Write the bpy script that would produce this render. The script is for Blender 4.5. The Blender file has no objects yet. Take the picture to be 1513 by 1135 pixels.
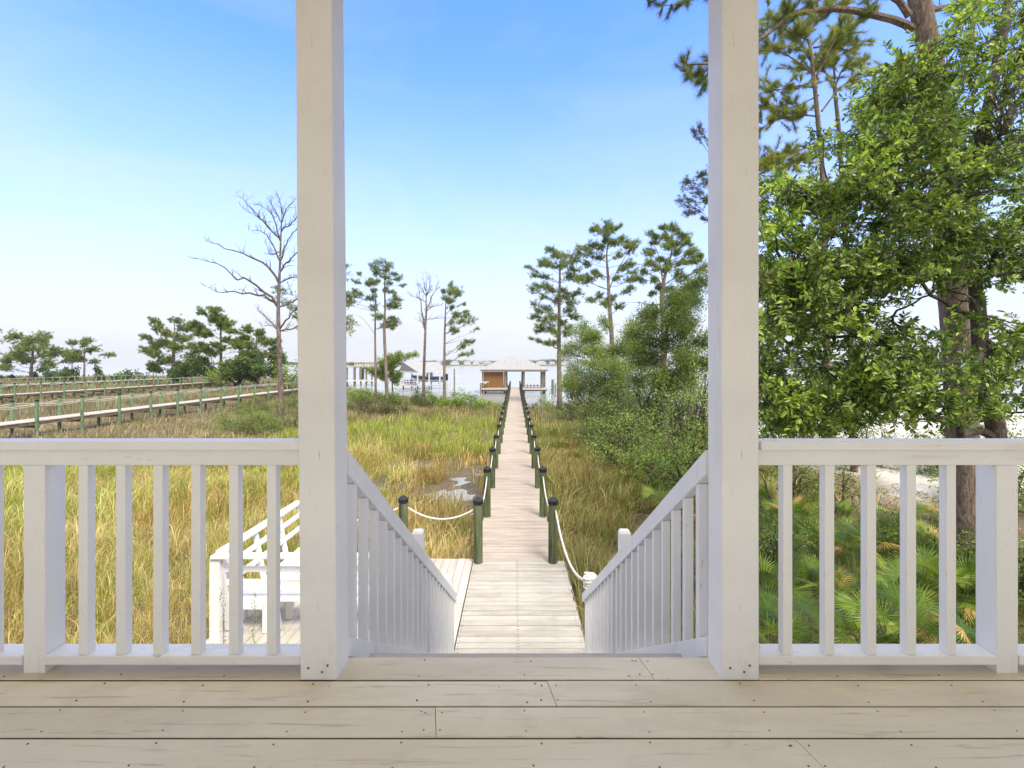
import bpy, math, random
import numpy as np
from mathutils import Vector
PI = math.pi
random.seed(11)
RNG = np.random.default_rng(7)
scene = bpy.context.scene
COL = scene.collection

# ------------------------------------------------------------------ camera model of the photograph
F, CX, HY, CZ = 725.0, 761.0, 537.0, 4.67
DZ = 3.455          # top of the porch floor
WZ = 0.80           # top of the landing and the boardwalk
def P(px, py, Y): return Vector(((px - CX) / F * Y, Y, CZ - (py - HY) / F * Y))
def PX(px, Y): return (px - CX) / F * Y
def M(px, Y): return px / F * Y

# ------------------------------------------------------------------ bookkeeping
def tag(o, label=None, cat=None, group=None, kind=None):
    if label: o['label'] = label
    if cat: o['category'] = cat
    if group: o['group'] = group
    if kind: o['kind'] = kind
    return o
def empty(name, loc=(0, 0, 0), label=None, cat=None, group=None, kind=None, rz=0):
    o = bpy.data.objects.new(name, None)
    o.location = loc; o.rotation_euler = (0, 0, rz); o.empty_display_size = .2
    COL.objects.link(o)
    return tag(o, label, cat, group, kind)
def copy_tree(o, parent=None):
    c = o.copy(); COL.objects.link(c); c.parent = parent
    for ch in list(o.children): copy_tree(ch, c)
    return c

class MB:
    """collects shapes and links them as ONE mesh object"""
    def __init__(s): s.v = []; s.f = []; s.r = []
    def poly(s, vs, fs, r=None):
        b = len(s.v); s.v += [tuple(v) for v in vs]
        r = random.random() if r is None else r
        for f in fs: s.f.append([b + i for i in f]); s.r.append(r)
        return s
    def box(s, x0, x1, y0, y1, z0, z1, r=None):
        return s.poly([(x0,y0,z0),(x1,y0,z0),(x1,y1,z0),(x0,y1,z0),(x0,y0,z1),(x1,y0,z1),(x1,y1,z1),(x0,y1,z1)],
                      [(0,3,2,1),(4,5,6,7),(0,1,5,4),(1,2,6,5),(2,3,7,6),(3,0,4,7)], r)
    def bar(s, a, b, w, h, up=(0,0,1), r=None):
        a = Vector(a); b = Vector(b); d = (b - a).normalized(); up = Vector(up)
        sd = d.cross(up)
        if sd.length < 1e-4: sd = d.cross(Vector((0,1,0)))
        sd.normalize(); u = sd.cross(d).normalized()
        vs = [p + sd*(i*w/2) + u*(j*h/2) for p in (a, b) for i, j in ((-1,-1),(1,-1),(1,1),(-1,1))]
        return s.poly(vs, [(0,1,2,3),(7,6,5,4),(0,4,5,1),(1,5,6,2),(2,6,7,3),(3,7,4,0)], r)
    def tube(s, pts, rad, n=6, cap=True, r=None):
        pts = [Vector(p) for p in pts]; m = len(pts)
        if not hasattr(rad, '__len__'): rad = [rad] * m
        vs = []; pu = None
        for i in range(m):
            d = (pts[min(i+1, m-1)] - pts[max(i-1, 0)])
            d = d.normalized() if d.length > 1e-9 else Vector((0,0,1))
            if pu is None: pu = Vector((1,0,0)) if abs(d.x) < .8 else Vector((0,1,0))
            u = (pu - d * pu.dot(d)).normalized(); pu = u; w = d.cross(u)
            for k in range(n):
                a = 2*PI*k/n; vs.append(pts[i] + (u*math.cos(a) + w*math.sin(a)) * rad[i])
        fs = [(i*n+k, i*n+(k+1)%n, (i+1)*n+(k+1)%n, (i+1)*n+k) for i in range(m-1) for k in range(n)]
        if cap: fs += [tuple(range(n-1, -1, -1)), tuple((m-1)*n + k for k in range(n))]
        return s.poly(vs, fs, r)
    def lathe(s, prof, c=(0,0,0), n=12, r=None):
        vs = [(c[0]+rr*math.cos(2*PI*k/n), c[1]+rr*math.sin(2*PI*k/n), c[2]+z) for rr, z in prof for k in range(n)]
        m = len(prof)
        fs = [(i*n+k, i*n+(k+1)%n, (i+1)*n+(k+1)%n, (i+1)*n+k) for i in range(m-1) for k in range(n)]
        fs += [tuple(range(n-1, -1, -1)), tuple((m-1)*n + k for k in range(n))]
        return s.poly(vs, fs, r)
    def build(s, name, mat, parent=None, smooth=False, bevel=0, loc=None):
        me = bpy.data.meshes.new(name); me.from_pydata(s.v, [], s.f)
        at = me.attributes.new('rnd', 'FLOAT', 'FACE'); at.data.foreach_set('value', s.r)
        if smooth: me.polygons.foreach_set('use_smooth', [True]*len(s.f))
        me.materials.append(mat); me.update()
        o = bpy.data.objects.new(name, me); COL.objects.link(o)
        if parent: o.parent = parent
        if loc is not None: o.location = loc
        if bevel:
            b = o.modifiers.new('edge', 'BEVEL'); b.width = bevel; b.segments = 2; b.limit_method = 'ANGLE'
        return o
def clone(o, loc, parent=None, rz=None):
    c = o.copy(); COL.objects.link(c); c.parent = parent or o.parent; c.location = loc
    if rz is not None: c.rotation_euler = (0, 0, rz)
    for ch in list(o.children):
        d = ch.copy(); COL.objects.link(d); d.parent = c
    return c

# ------------------------------------------------------------------ materials
def newmat(name):
    m = bpy.data.materials.new(name); m.use_nodes = True; nt = m.node_tree
    for n in list(nt.nodes):
        if n.type != 'OUTPUT_MATERIAL': nt.nodes.remove(n)
    return m, nt, nt.nodes['Material Output']
def N(nt, t, **kw):
    n = nt.nodes.new(t)
    for k, v in kw.items():
        if k in n.inputs.keys(): n.inputs[k].default_value = v
        else: setattr(n, k, v)
    return n
def L(nt, a, b): nt.links.new(a, b)
def ramp(nt, src, stops):
    n = nt.nodes.new('ShaderNodeValToRGB'); e = n.color_ramp.elements
    while len(e) < len(stops): e.new(.5)
    for i, (p, c) in enumerate(stops): e[i].position = p; e[i].color = (*c, 1)
    L(nt, src, n.inputs['Fac']); return n.outputs['Color']
def mix(nt, fac, a, b, mode='MIX'):
    n = nt.nodes.new('ShaderNodeMix'); n.data_type = 'RGBA'; n.blend_type = mode
    for s, v in ((0, fac), (6, a), (7, b)):
        if hasattr(v, 'is_output'): L(nt, v, n.inputs[s])
        else: n.inputs[s].default_value = v if s == 0 else (*v, 1)
    return n.outputs[2]
def noise(nt, scale, stretch=(1,1,1), detail=5, rough=.55, dist=0, rot=(0,0,0), off=None):
    tc = nt.nodes.new('ShaderNodeTexCoord'); mp = nt.nodes.new('ShaderNodeMapping')
    mp.inputs['Scale'].default_value = stretch; mp.inputs['Rotation'].default_value = rot
    L(nt, tc.outputs['Object'], mp.inputs['Vector'])
    vec = mp.outputs['Vector']
    if off is not None:
        ad = nt.nodes.new('ShaderNodeVectorMath'); ad.operation = 'MULTIPLY_ADD'
        ad.inputs[1].default_value = (37, 23, 51); L(nt, off, ad.inputs[0]); L(nt, vec, ad.inputs[2]); vec = ad.outputs[0]
    n = N(nt, 'ShaderNodeTexNoise', Scale=scale, Detail=detail, Roughness=rough, Distortion=dist)
    L(nt, vec, n.inputs['Vector']); return n.outputs['Fac']
def attr(nt, name, out='Fac'):
    n = nt.nodes.new('ShaderNodeAttribute'); n.attribute_name = name; return n.outputs[out]
def finish(nt, out, col, rough, bump=None, bstr=.3, bdist=.01, spec=.5):
    p = nt.nodes.new('ShaderNodeBsdfPrincipled')
    if hasattr(col, 'is_output'): L(nt, col, p.inputs['Base Color'])
    else: p.inputs['Base Color'].default_value = (*col, 1)
    if hasattr(rough, 'is_output'): L(nt, rough, p.inputs['Roughness'])
    else: p.inputs['Roughness'].default_value = rough
    p.inputs['Specular IOR Level'].default_value = spec
    if bump is not None:
        b = nt.nodes.new('ShaderNodeBump'); b.inputs['Strength'].default_value = bstr; b.inputs['Distance'].default_value = bdist
        L(nt, bump, b.inputs['Height']); L(nt, b.outputs['Normal'], p.inputs['Normal'])
    L(nt, p.outputs[0], out.inputs['Surface']); return p

def m_paint(name, col=(.83,.815,.785), grime=.35, axis=(1,1,.12)):
    """brushed exterior paint with scuffs, hairline cracks and a little grime"""
    m, nt, out = newmat(name)
    a = noise(nt, 9, axis, 6, .6, .4); b = noise(nt, 2.2, (1,1,1), 4, .5); c = noise(nt, 60, axis, 4, .7, 1.5)
    col1 = mix(nt, ramp(nt, b, [(.42,(0,0,0)),(.75,(1,1,1))]), col, tuple(v*(1-.16*grime) for v in col))
    dirt = ramp(nt, a, [(.60,(0,0,0)),(.80,(1,1,1))])
    col2 = mix(nt, dirt, col1, (col[0]*.72, col[1]*.69, col[2]*.62))
    spec = ramp(nt, c, [(.66,(0,0,0)),(.72,(1,1,1))])
    fin = mix(nt, spec, col2, (.42,.38,.31))
    finish(nt, out, fin, .5, c, .5, .004, .35); return m
def m_boards(name, c1, c2, dark, along='x', rough=.75, paint=None, scale=1.0, knots=False):
    """weathered boards; 'rnd' makes every board differ"""
    m, nt, out = newmat(name); r = attr(nt, 'rnd')
    st = {'x': (.35,7,7), 'y': (7,.35,7), 'z': (7,7,.35)}[along]
    g = noise(nt, 9*scale, st, 7, .65, .8, off=r); g2 = noise(nt, 2.0*scale, tuple(v**.5 for v in st), 4, .5, .5, off=r)
    g3 = noise(nt, 30*scale, st, 4, .7, 1.2, off=r)
    base = mix(nt, r, c1, c2)
    base = mix(nt, ramp(nt, g2, [(.35,(0,0,0)),(.72,(1,1,1))]), base, tuple(.5*(a+b) * .82 for a, b in zip(c1, dark)) if paint is None else paint)
    base = mix(nt, ramp(nt, g, [(.58,(0,0,0)),(.80,(1,1,1))]), base, dark)
    base = mix(nt, ramp(nt, g3, [(.66,(0,0,0)),(.73,(.8,.8,.8))]), base, tuple(v*.6 for v in dark))
    sc1 = noise(nt, 2.6, (1,1.6,1), 8, .7, 1.0); sc2 = noise(nt, 55, (1,1,1), 3, .6)
    base = mix(nt, ramp(nt, sc1, [(.50,(0,0,0)),(.75,(.30,.30,.30))]), base, tuple(v*1.35 for v in dark))
    base = mix(nt, ramp(nt, sc2, [(.70,(0,0,0)),(.76,(.7,.7,.7))]), base, tuple(v*.8 for v in dark))
    finish(nt, out, base, rough, g, .4, .004, .3); return m
def m_noise(name, stops, scale, stretch=(1,1,1), rough=.8, bstr=.5, bdist=.02, detail=6, dist=.5, use_r=False, spec=.3, metal=0):
    m, nt, out = newmat(name); r = attr(nt, 'rnd') if use_r else None
    n = noise(nt, scale, stretch, detail, .62, dist, off=r)
    p = finish(nt, out, ramp(nt, n, stops), rough, n, bstr, bdist, spec); p.inputs['Metallic'].default_value = metal
    return m
def m_leaf(name, gloss=.35, trans=.35, rough=.5):
    """leaf colour comes from each plant's own leaves (attribute Col)"""
    m, nt, out = newmat(name)
    c = attr(nt, 'Col', 'Color'); n = noise(nt, 3.0, detail=3)
    c2 = mix(nt, n, c, mix(nt, .5, c, (.95,1.0,.55), 'MULTIPLY'))
    p = nt.nodes.new('ShaderNodeBsdfPrincipled'); L(nt, c2, p.inputs['Base Color'])
    p.inputs['Roughness'].default_value = rough; p.inputs['Specular IOR Level'].default_value = gloss
    t = nt.nodes.new('ShaderNodeBsdfTranslucent'); L(nt, mix(nt, .6, c2, (1.25,1.3,.6), 'MULTIPLY'), t.inputs['Color'])
    ms = nt.nodes.new('ShaderNodeMixShader'); ms.inputs[0].default_value = trans
    L(nt, p.outputs[0], ms.inputs[1]); L(nt, t.outputs[0], ms.inputs[2]); L(nt, ms.outputs[0], out.inputs['Surface'])
    return m

WHITE = m_paint('white_paint')
WHITE_B = m_paint('white_paint_weathered', (.83,.815,.785), .6, (1,1,.2))
WHITE_L = m_paint('white_paint_level', (.83,.815,.785), .5, (.15,1,1))
PORCH = m_boards('porch_boards', (.71,.625,.465), (.61,.53,.385), (.28,.215,.145), 'x', .6, (.76,.685,.52), .8)
COLP = m_paint('column_paint', (.83,.815,.785), .9, (1,1,.16))
LAND_X = m_boards('landing_boards', (.45,.41,.34), (.33,.285,.22), (.12,.095,.07), 'x', .8, (.49,.465,.41), 1)
LAND_Y = m_boards('landing_boards_long', (.48,.44,.37), (.41,.365,.29), (.22,.18,.14), 'y', .8, (.55,.52,.46), 1)
WALK = m_boards('boardwalk_boards', (.43,.36,.285), (.34,.265,.20), (.20,.145,.10), 'x', .85, (.48,.42,.35), 1)
GREYW = m_boards('grey_boards', (.50,.45,.38), (.40,.35,.29), (.24,.20,.16), 'y', .85, (.55,.51,.45), 1)
BEAM = m_noise('beam_wood', [(.3,(.12,.085,.055)),(.7,(.27,.21,.15))], 6, (1,1,1))
PILE = m_noise('green_piling', [(.32,(.025,.03,.016)),(.44,(.07,.085,.04)),(.58,(.115,.14,.065)),(.74,(.20,.17,.10))], 5, (3,3,.35), .85, .6, .01, use_r=True)
PILE_P = m_noise('pale_green_piling', [(.3,(.06,.10,.055)),(.5,(.14,.24,.13)),(.75,(.26,.34,.22))], 5, (3,3,.5), .85, .5, .01, use_r=True)
PILE_G = m_noise('grey_piling', [(.3,(.10,.085,.065)),(.7,(.30,.27,.22))], 5, (3,3,.4), .9, .6, .01)
BLACK = m_noise('black_cap', [(.3,(.012,.012,.013)),(.7,(.03,.03,.03))], 20, rough=.35, bstr=.1)
ROPE = m_noise('rope', [(.3,(.52,.47,.38)),(.6,(.74,.70,.62))], 60, (1,1,1), .9, .8, .004)
NAIL = m_noise('rusty_nail', [(.3,(.10,.06,.035)),(.7,(.22,.15,.10))], 30, rough=.6)
BARK = m_noise('pine_bark', [(.28,(.06,.045,.035)),(.48,(.17,.125,.095)),(.62,(.27,.205,.16)),(.8,(.38,.33,.28))], 6, (2.2,2.2,.6), .95, 1, .05, dist=1.2)
BARK_F = m_noise('pine_bark_far', [(.3,(.13,.10,.08)),(.7,(.30,.24,.19))], 2.5, (1.5,1.5,.5), .95, .6, .04)
BARK_O = m_noise('oak_bark', [(.3,(.035,.028,.022)),(.5,(.10,.08,.062)),(.75,(.21,.18,.15))], 12, (2,2,.5), .95, 1, .04, dist=1.5)
DEADW = m_noise('dead_bark', [(.3,(.07,.05,.04)),(.5,(.16,.12,.098)),(.75,(.34,.30,.27))], 3, (1.6,1.6,.7), .95, .8, .04)
DEADT = m_noise('dead_twig', [(.3,(.09,.068,.055)),(.7,(.18,.145,.12))], 3, rough=.95)
ROOF = m_noise('metal_roof', [(.3,(.30,.30,.30)),(.7,(.36,.36,.36))], .7, (4,1,1), .6, .1)
CEDAR = m_boards('cedar_wall', (.25,.125,.05), (.20,.095,.035), (.10,.045,.02), 'z', .7, (.28,.15,.06), .4)
TRIM = m_paint('trim_white', (.60,.59,.56), .3)
SIDING = m_noise('grey_siding', [(.3,(.30,.32,.31)),(.7,(.36,.38,.37))], 2, (.2,.2,8), .7, .3)
BLUE = m_noise('boat_blue', [(.3,(.03,.10,.20)),(.7,(.05,.15,.27))], 2, rough=.3)
HULLW = m_noise('boat_white', [(.3,(.68,.67,.65)),(.7,(.75,.74,.72))], 2, rough=.3)
GLASS = m_noise('dark_glass', [(.3,(.03,.04,.05)),(.7,(.06,.07,.08))], 2, rough=.1, bstr=0, spec=.8)
METAL = m_noise('grey_metal', [(.3,(.35,.35,.34)),(.7,(.5,.5,.49))], 8, rough=.4, bstr=.05, metal=.6)
LEAF = m_leaf('oak_leaf', .6, .42, .38)
LEAFF = m_leaf('far_leaf', .25, .35, .6)
NEEDLE = m_leaf('pine_needle', .25, .42, .55)
GRASS = m_leaf('grass_blade', .15, .35, .7)
FAN = m_leaf('palmetto_fan', .45, .30, .42)

# ------------------------------------------------------------------ fast leaf / blade meshes
def fast_mesh(name, V, Fc, cols, mat, parent=None, smooth=False):
    """V (n,3); Fc list of (k, array(m,k)); cols (n,3) per vertex"""
    me = bpy.data.meshes.new(name); me.vertices.add(len(V)); me.vertices.foreach_set('co', V.astype(np.float32).ravel())
    loops = np.concatenate([f.ravel() for k, f in Fc]); tot = np.concatenate([np.full(len(f), k) for k, f in Fc])
    me.loops.add(len(loops)); me.loops.foreach_set('vertex_index', loops.astype(np.int32))
    me.polygons.add(len(tot)); me.polygons.foreach_set('loop_start', np.concatenate([[0], np.cumsum(tot)[:-1]]).astype(np.int32))
    me.polygons.foreach_set('loop_total', tot.astype(np.int32))
    me.update(calc_edges=True)
    a = me.attributes.new('Col', 'FLOAT_COLOR', 'POINT')
    a.data.foreach_set('color', np.concatenate([cols, np.ones((len(cols),1))], 1).astype(np.float32).ravel())
    if smooth: me.polygons.foreach_set('use_smooth', [True]*len(tot))
    me.materials.append(mat)
    o = bpy.data.objects.new(name, me); COL.objects.link(o)
    if parent: o.parent = parent
    return o
def unit(a): return a / np.maximum(np.linalg.norm(a, axis=-1, keepdims=True), 1e-9)
def rvec(n): return unit(RNG.normal(size=(n,3)))
def leaves(name, Pp, D, Nn, Ln, W, C, mat, parent=None, shape='diamond'):
    n = len(Pp); D = unit(D); S = unit(np.cross(D, Nn)); Nn = unit(np.cross(S, D))
    Ln = np.broadcast_to(Ln, (n,))[:,None]; W = np.broadcast_to(W, (n,))[:,None]
    if shape == 'tri':
        V = np.stack([Pp - S*W/2, Pp + S*W/2, Pp + D*Ln], 1); k = 3
        Fc = [(3, np.arange(n*3).reshape(n,3))]
    elif shape == 'diamond':
        V = np.stack([Pp, Pp + D*Ln*.5 + S*W/2, Pp + D*Ln, Pp + D*Ln*.5 - S*W/2], 1); k = 4
        Fc = [(4, np.arange(n*4).reshape(n,4))]
    else:   # leaf with a folded midrib and a blunt tip, slightly curled
        fold = Nn * W * .18; curl = Nn * Ln * -.10
        V = np.stack([Pp, Pp + D*Ln*.35 + S*W*.46 + fold, Pp + D*Ln*.75 + S*W*.40 + fold + curl*.5,
                      Pp + D*Ln + curl, Pp + D*Ln*.75 - S*W*.40 + fold + curl*.5, Pp + D*Ln*.35 - S*W*.46 + fold], 1); k = 6
        b = (np.arange(n)*6)[:,None]
        Fc = [(4, np.concatenate([b + np.array([[0,1,2,3]]), b + np.array([[0,3,4,5]])]))]
    return fast_mesh(name, V.reshape(-1,3), Fc, np.repeat(C, k, 0), mat, parent)
def pal(n, cols, jit=.15, w=None):
    c = np.array(cols, float); i = RNG.choice(len(c), n, p=w); j = RNG.choice(len(c), n, p=w); t = RNG.random((n,1))*.6
    out = c[i]*(1-t) + c[j]*t
    return np.clip(out * (1 + RNG.normal(size=(n,1))*jit), .004, 1)
def vnoise(x, y, s, seed=0):
    x = np.asarray(x, float)/s + 100.3 + seed*13.7; y = np.asarray(y, float)/s + 200.7 + seed*7.1
    xi = np.floor(x); yi = np.floor(y); fx = x-xi; fy = y-yi; fx = fx*fx*(3-2*fx); fy = fy*fy*(3-2*fy)
    def h(a, b):
        v = np.sin(a*127.1 + b*311.7 + seed*17.3)*43758.5453; return v - np.floor(v)
    return (h(xi,yi)*(1-fx)+h(xi+1,yi)*fx)*(1-fy) + (h(xi,yi+1)*(1-fx)+h(xi+1,yi+1)*fx)*fy
def fbm(x, y, s, seed=0): return .55*vnoise(x,y,s,seed) + .3*vnoise(x,y,s*.45,seed+1) + .15*vnoise(x,y,s*.2,seed+2)

# ------------------------------------------------------------------ terrain and water
def shore(x):
    return np.interp(x, [-300,-95,-70,-45,-27,-14,-7,-3.2,3.2,6,12,20,60,300],
                        [175,172,150,112,84,66,60,53.5,53,57,60,52,46,46]) + (vnoise(x, x*0, 7, 5)-.5)*3
BASINS = [(-1.5,20.6,.75,2.3),(-2.5,17.6,1.1,1.3),(-1.3,15.2,.6,1.6),(-4.9,21.4,1.3,1.1),(-5.2,18.6,.9,1.3),(2.2,22.0,.5,1.8)]
def basin(x, y):
    b = 0; x = x + (fbm(x,y,.8,61)-.5)*3.4; y = y + (fbm(x,y,.9,62)-.5)*4.2
    for bx, by, rx, ry in BASINS: b = np.maximum(b, np.exp(-(((x-bx)/rx)**2 + ((y-by)/ry)**2)*1.1))
    return b
def sandmask(x, y):
    d = np.minimum(x - 10.5 - (vnoise(x,y,3,9)-.5)*3 - np.maximum(0,(26-y))*.22, y - 15.5 - (vnoise(x,y,3,8)-.5)*2)
    beach = np.clip((y - (shore(x) - 3.0))/2, 0, 1) * (np.abs(x) < 8)
    return np.clip(np.maximum(np.clip(d/1.5, 0, 1), beach), 0, 1)
def hterr(x, y):
    z = .06 + (fbm(x,y,2.2,1)-.5)*.22 + (vnoise(x,y,9,2)-.5)*.12
    z = z - basin(x,y)*(.165+.16*(vnoise(x,y,.55,77)-.5)+.10*(vnoise(x,y,1.3,78)-.5)) + np.clip(sandmask(x,y)*.25, 0, .25)
    s = np.clip((shore(x) - y)/5 + .5, 0, 1)
    return z*s + (-1.0)*(1-s)
WATER_Z = -.12
def grade(a, b, d0, k):
    out = [a]; 
    while out[-1] < b: out.append(out[-1] + d0 + k*abs(out[-1]))
    return out
xs = np.array([-v for v in grade(0, 330, .22, .022)][::-1][:-1] + grade(0, 330, .22, .022)); ys = np.array(grade(0, 190, .20, .006)); ys = np.concatenate([[-30,-15,-6,-2], ys])
GX, GY = np.meshgrid(xs, ys); GZ = hterr(GX, GY)
nx, ny = len(xs), len(ys); idx = np.arange(nx*ny).reshape(ny, nx)
quads = np.stack([idx[:-1,:-1], idx[:-1,1:], idx[1:,1:], idx[1:,:-1]], -1).reshape(-1,4)
sm = sandmask(GX, GY).ravel()[:,None]; wetness = np.clip(basin(GX, GY)*1.3, 0, 1).ravel()[:,None]
soil = np.array([[.15,.115,.07]]) * (.75 + .5*fbm(GX, GY, 1.2, 4).ravel()[:,None]); mud = np.array([[.095,.08,.062]])
tc = (soil*(1-wetness) + mud*wetness)*(1-sm) + (np.array([[.56,.53,.48]])*(.8+.4*fbm(GX, GY, .9, 14).ravel()[:,None]))*sm
m, nt, out = newmat('marsh_soil'); c = attr(nt, 'Col', 'Color'); n1 = noise(nt, 6, detail=8); n2 = noise(nt, 1.3)
cc = mix(nt, 1, c, ramp(nt, n1, [(.25,(.72,.72,.72)),(.75,(1.15,1.13,1.1))]), 'MULTIPLY')
finish(nt, out, cc, .85, n1, .6, .05, .3); SOIL = m
tag(fast_mesh('ground', np.stack([GX.ravel(), GY.ravel(), GZ.ravel()], 1), [(4, quads)], tc, SOIL, smooth=True),
    'flat muddy marsh ground with pale sand to the right', 'ground', kind='structure')
m, nt, out = newmat('bay_water')
nw = noise(nt, .55, (1,2.2,1), 6, .6, .3); nb = noise(nt, .012, (1,3,1), 3)
finish(nt, out, ramp(nt, nb, [(.35,(.30,.31,.30)),(.65,(.38,.385,.37))]), .16, nw, .22, .10, .6); WATERM = m
w = MB(); w.poly([(-3500,-20,WATER_Z),(3500,-20,WATER_Z),(3500,3800,WATER_Z),(-3500,3800,WATER_Z)], [(0,1,2,3)])
tag(w.build('water', WATERM), 'pale calm bay water beyond the marsh', 'water', kind='structure')

# ------------------------------------------------------------------ porch
porch = empty('porch_deck', (0,0,0), 'beige painted porch floor of wide boards with nail heads', 'porch floor', kind='structure')
mb = MB(); nl = MB()
edges = [2.034,1.883,1.738,1.592,1.447]
while edges[-1] > -2.5: edges.append(edges[-1]-.1455)
joints = {0:[PX(950,1.96)], 1:[PX(810,1.81)], 2:[PX(638,1.66)], 3:[PX(1190,1.53)]}
joist = [-4.4+.405*k for k in range(23)]
for i in range(len(edges)-1):
    y1, y0 = edges[i]-.0028, edges[i+1]+.0028
    js = [-4.6] + joints.get(i, [random.uniform(-2,2)]) + [4.6]
    for a, b in zip(js[:-1], js[1:]):
        r = random.random(); x0, x1 = a+.001, b-.0012; dz = random.uniform(-.0012,.0012); e = .004; sk = .025 if a > -4 else 0; s2 = .025 if b < 4 else 0
        z0, z1 = DZ-.036, DZ+dz
        vs = [(x0+sk,y0,z0),(x1+s2,y0,z0),(x1,y1,z0),(x0,y1,z0),(x0+sk,y0,z1-e),(x1+s2,y0,z1-e),(x1,y1,z1-e),(x0,y1,z1-e),
              (x0+sk,y0+e,z1),(x1+s2,y0+e,z1),(x1,y1-e,z1),(x0,y1-e,z1)]
        mb.poly(vs, [(0,3,2,1),(0,1,5,4),(1,2,6,5),(2,3,7,6),(3,0,4,7),(4,5,9,8),(5,6,10,9),(6,7,11,10),(7,4,8,11),(8,9,10,11)], r)
    if i < 6:
        for k, jx in enumerate(joist):
            for yy in (y0+.024, y1-.024):
                x = jx + random.uniform(-.03,.03); y = yy + random.uniform(-.008,.008)
                nl.lathe([(.0032,-.004),(.0032,.0006),(.0015,.0012)], (x, y, DZ+.001), 7)
        for jx in joints.get(i, []):
            for yy in (y0+.03, y1-.03):
                for dx in (-.025,.028): nl.lathe([(.0032,-.004),(.0032,.0006),(.0015,.0012)], (jx+dx+random.uniform(-.006,.006), yy, DZ+.001), 7)
mb.build('floor_boards', PORCH, porch)
gd = MB()
for e_ in edges[1:-1]: gd.box(-4.59,4.59,e_-.0026,e_+.0026,DZ-.034,DZ-.0022)
gd.build('joint_dirt', m_noise('joint_dirt', [(.3,(.03,.022,.015)),(.7,(.10,.075,.05))], 12, (.6,3,3)), porch); nl.build('nail_heads', NAIL, porch)
mb = MB(); mb.box(-4.6,4.6,1.985,2.022,DZ-.28,DZ-.037)
for jx in joist: mb.box(jx-.019,jx+.019,-1.6,1.984,DZ-.27,DZ-.037)
mb.build('joists', BEAM, porch)
mb = MB(); mb.box(-4.6,4.6,1.945,1.98,.1,DZ-.29); mb.box(-4.6,4.6,-2.7,-2.66,.1,DZ-.04)
for x in (-4.66,4.62): mb.box(x,x+.04,-2.7,1.98,.1,DZ-.04)
mb.build('light_block_boards', WHITE_B, porch)  # unseen skirt added to keep light out from under the floor

def column(xa, xb, lean, label):
    t = empty('porch_column', ((xa+xb)/2, 1.953, DZ), label, 'column', 'porch columns'); w = (xb-xa)/2; H = 2.9
    mb = MB(); d = .069
    prof = [(-w,-d),(-w+.004,-d-.002)]
    z = [0, .004, H]; vs = []
    ring = [(-w+.004,-d),(w-.004,-d),(w,-d+.004),(w,d-.004),(w-.004,d),(-w+.004,d),(-w,d-.004),(-w,-d+.004)]
    nz = 24
    for k in range(nz+1):
        zz = H*k/nz
        for q, (x, y) in enumerate(ring): vs.append((x + lean*zz + math.sin(zz*3+q)*.0007, y + math.cos(zz*2.3+q)*.0007, zz))
    fs = [(k*8+q, k*8+(q+1)%8, (k+1)*8+(q+1)%8, (k+1)*8+q) for k in range(nz) for q in range(8)] + [tuple(range(7,-1,-1)), tuple(nz*8+q for q in range(8))]
    mb.poly(vs, fs); mb.build('post', COLP, t)
    nb = MB()
    for x, z in ((-w*.55,.045),(w*.5,.055),(w*.2,.03)): nb.tube([(x,-d-.0015,z),(x,-d+.004,z)], .0045, 7)
    nb.build('nail_heads', NAIL, t)
    return t, w, d
column(-.8255, -.685, -.0075, 'white square porch column at the left of the stair opening')
tR, w, d = column(.794, .937, 0, 'white square porch column at the right of the stair opening')
mb = MB(); mb.box(w+.0005, w+.011, .01, .035, 0, 2.9); mb.build('trim_strip', WHITE_L, tR, bevel=.002)
mb = MB(); mb.tube([(w+.012,.02,.02),(w+.024,.005,.03),(w+.024,.0,.075),(w+.034,-.004,.085),(w+.03,-.006,.10),(w+.013,-.004,.095)], .005, 8)
mb.lathe([(.011,0),(.011,.02),(.007,.026)], (w+.022,0,.045), 10); mb.build('hook', WHITE_L, tR, smooth=True)

def porch_rail(xa, xb, newels, bals, label, ext):
    t = empty('porch_railing', ((xa+xb)/2, 1.96, DZ), label, 'railing'); ox = (xa+xb)/2; oy = 1.96
    def bx(name, x0, x1, y0, y1, z0, z1, mat=WHITE_L, bev=.003):
        m = MB(); m.box(x0-ox, x1-ox, y0-oy, y1-oy, z0, z1); return m.build(name, mat, t, bevel=bev)
    bx('top_rail', xa, xb, 1.895, 1.987, .879, .912); bx('fascia_board', xa, xb, 1.921, 1.960, .816, .8785)
    segs = []; nn = sorted(newels); cur = xa
    for q in nn: segs.append((cur, q-.0425)); cur = q+.0425
    segs.append((cur, xb))
    for a, b in segs:
        if b-a > .05: bx('bottom_rail', a+.001, b-.001, 1.917, 2.004, .036, .071)
    m = MB(); m.box(-.042,.042,-.045,.045,0,.8155); nw = m.build('newel_post', WHITE, t, bevel=.003, loc=(nn[0]-ox, 1.967-oy, 0))
    for q in nn[1:]: clone(nw, (q-ox, 1.967-oy, 0))
    m = MB(); m.box(-.0185,.0185,-.0185,.0185,.0712,.8155); m.v = [(x, y, z) for x, y, z in m.v]
    b0 = None
    for q in bals:
        l = (q + .0185 - ox, 1.9435-oy, 0)
        if b0 is None: b0 = m.build('baluster', WHITE, t, bevel=.002, loc=l)
        else: clone(b0, l)
    return t
f2 = lambda px: (px-CX)/F*1.925
porch_rail(-4.2, -.827, [PX(49.5,1.92), PX(49.5,1.92)-1.55], [f2(p) for p in (-134,-78,-22,115.6,171,226,282,338,394)], 'white porch railing left of the stair opening, grey in shade', -1)
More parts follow.
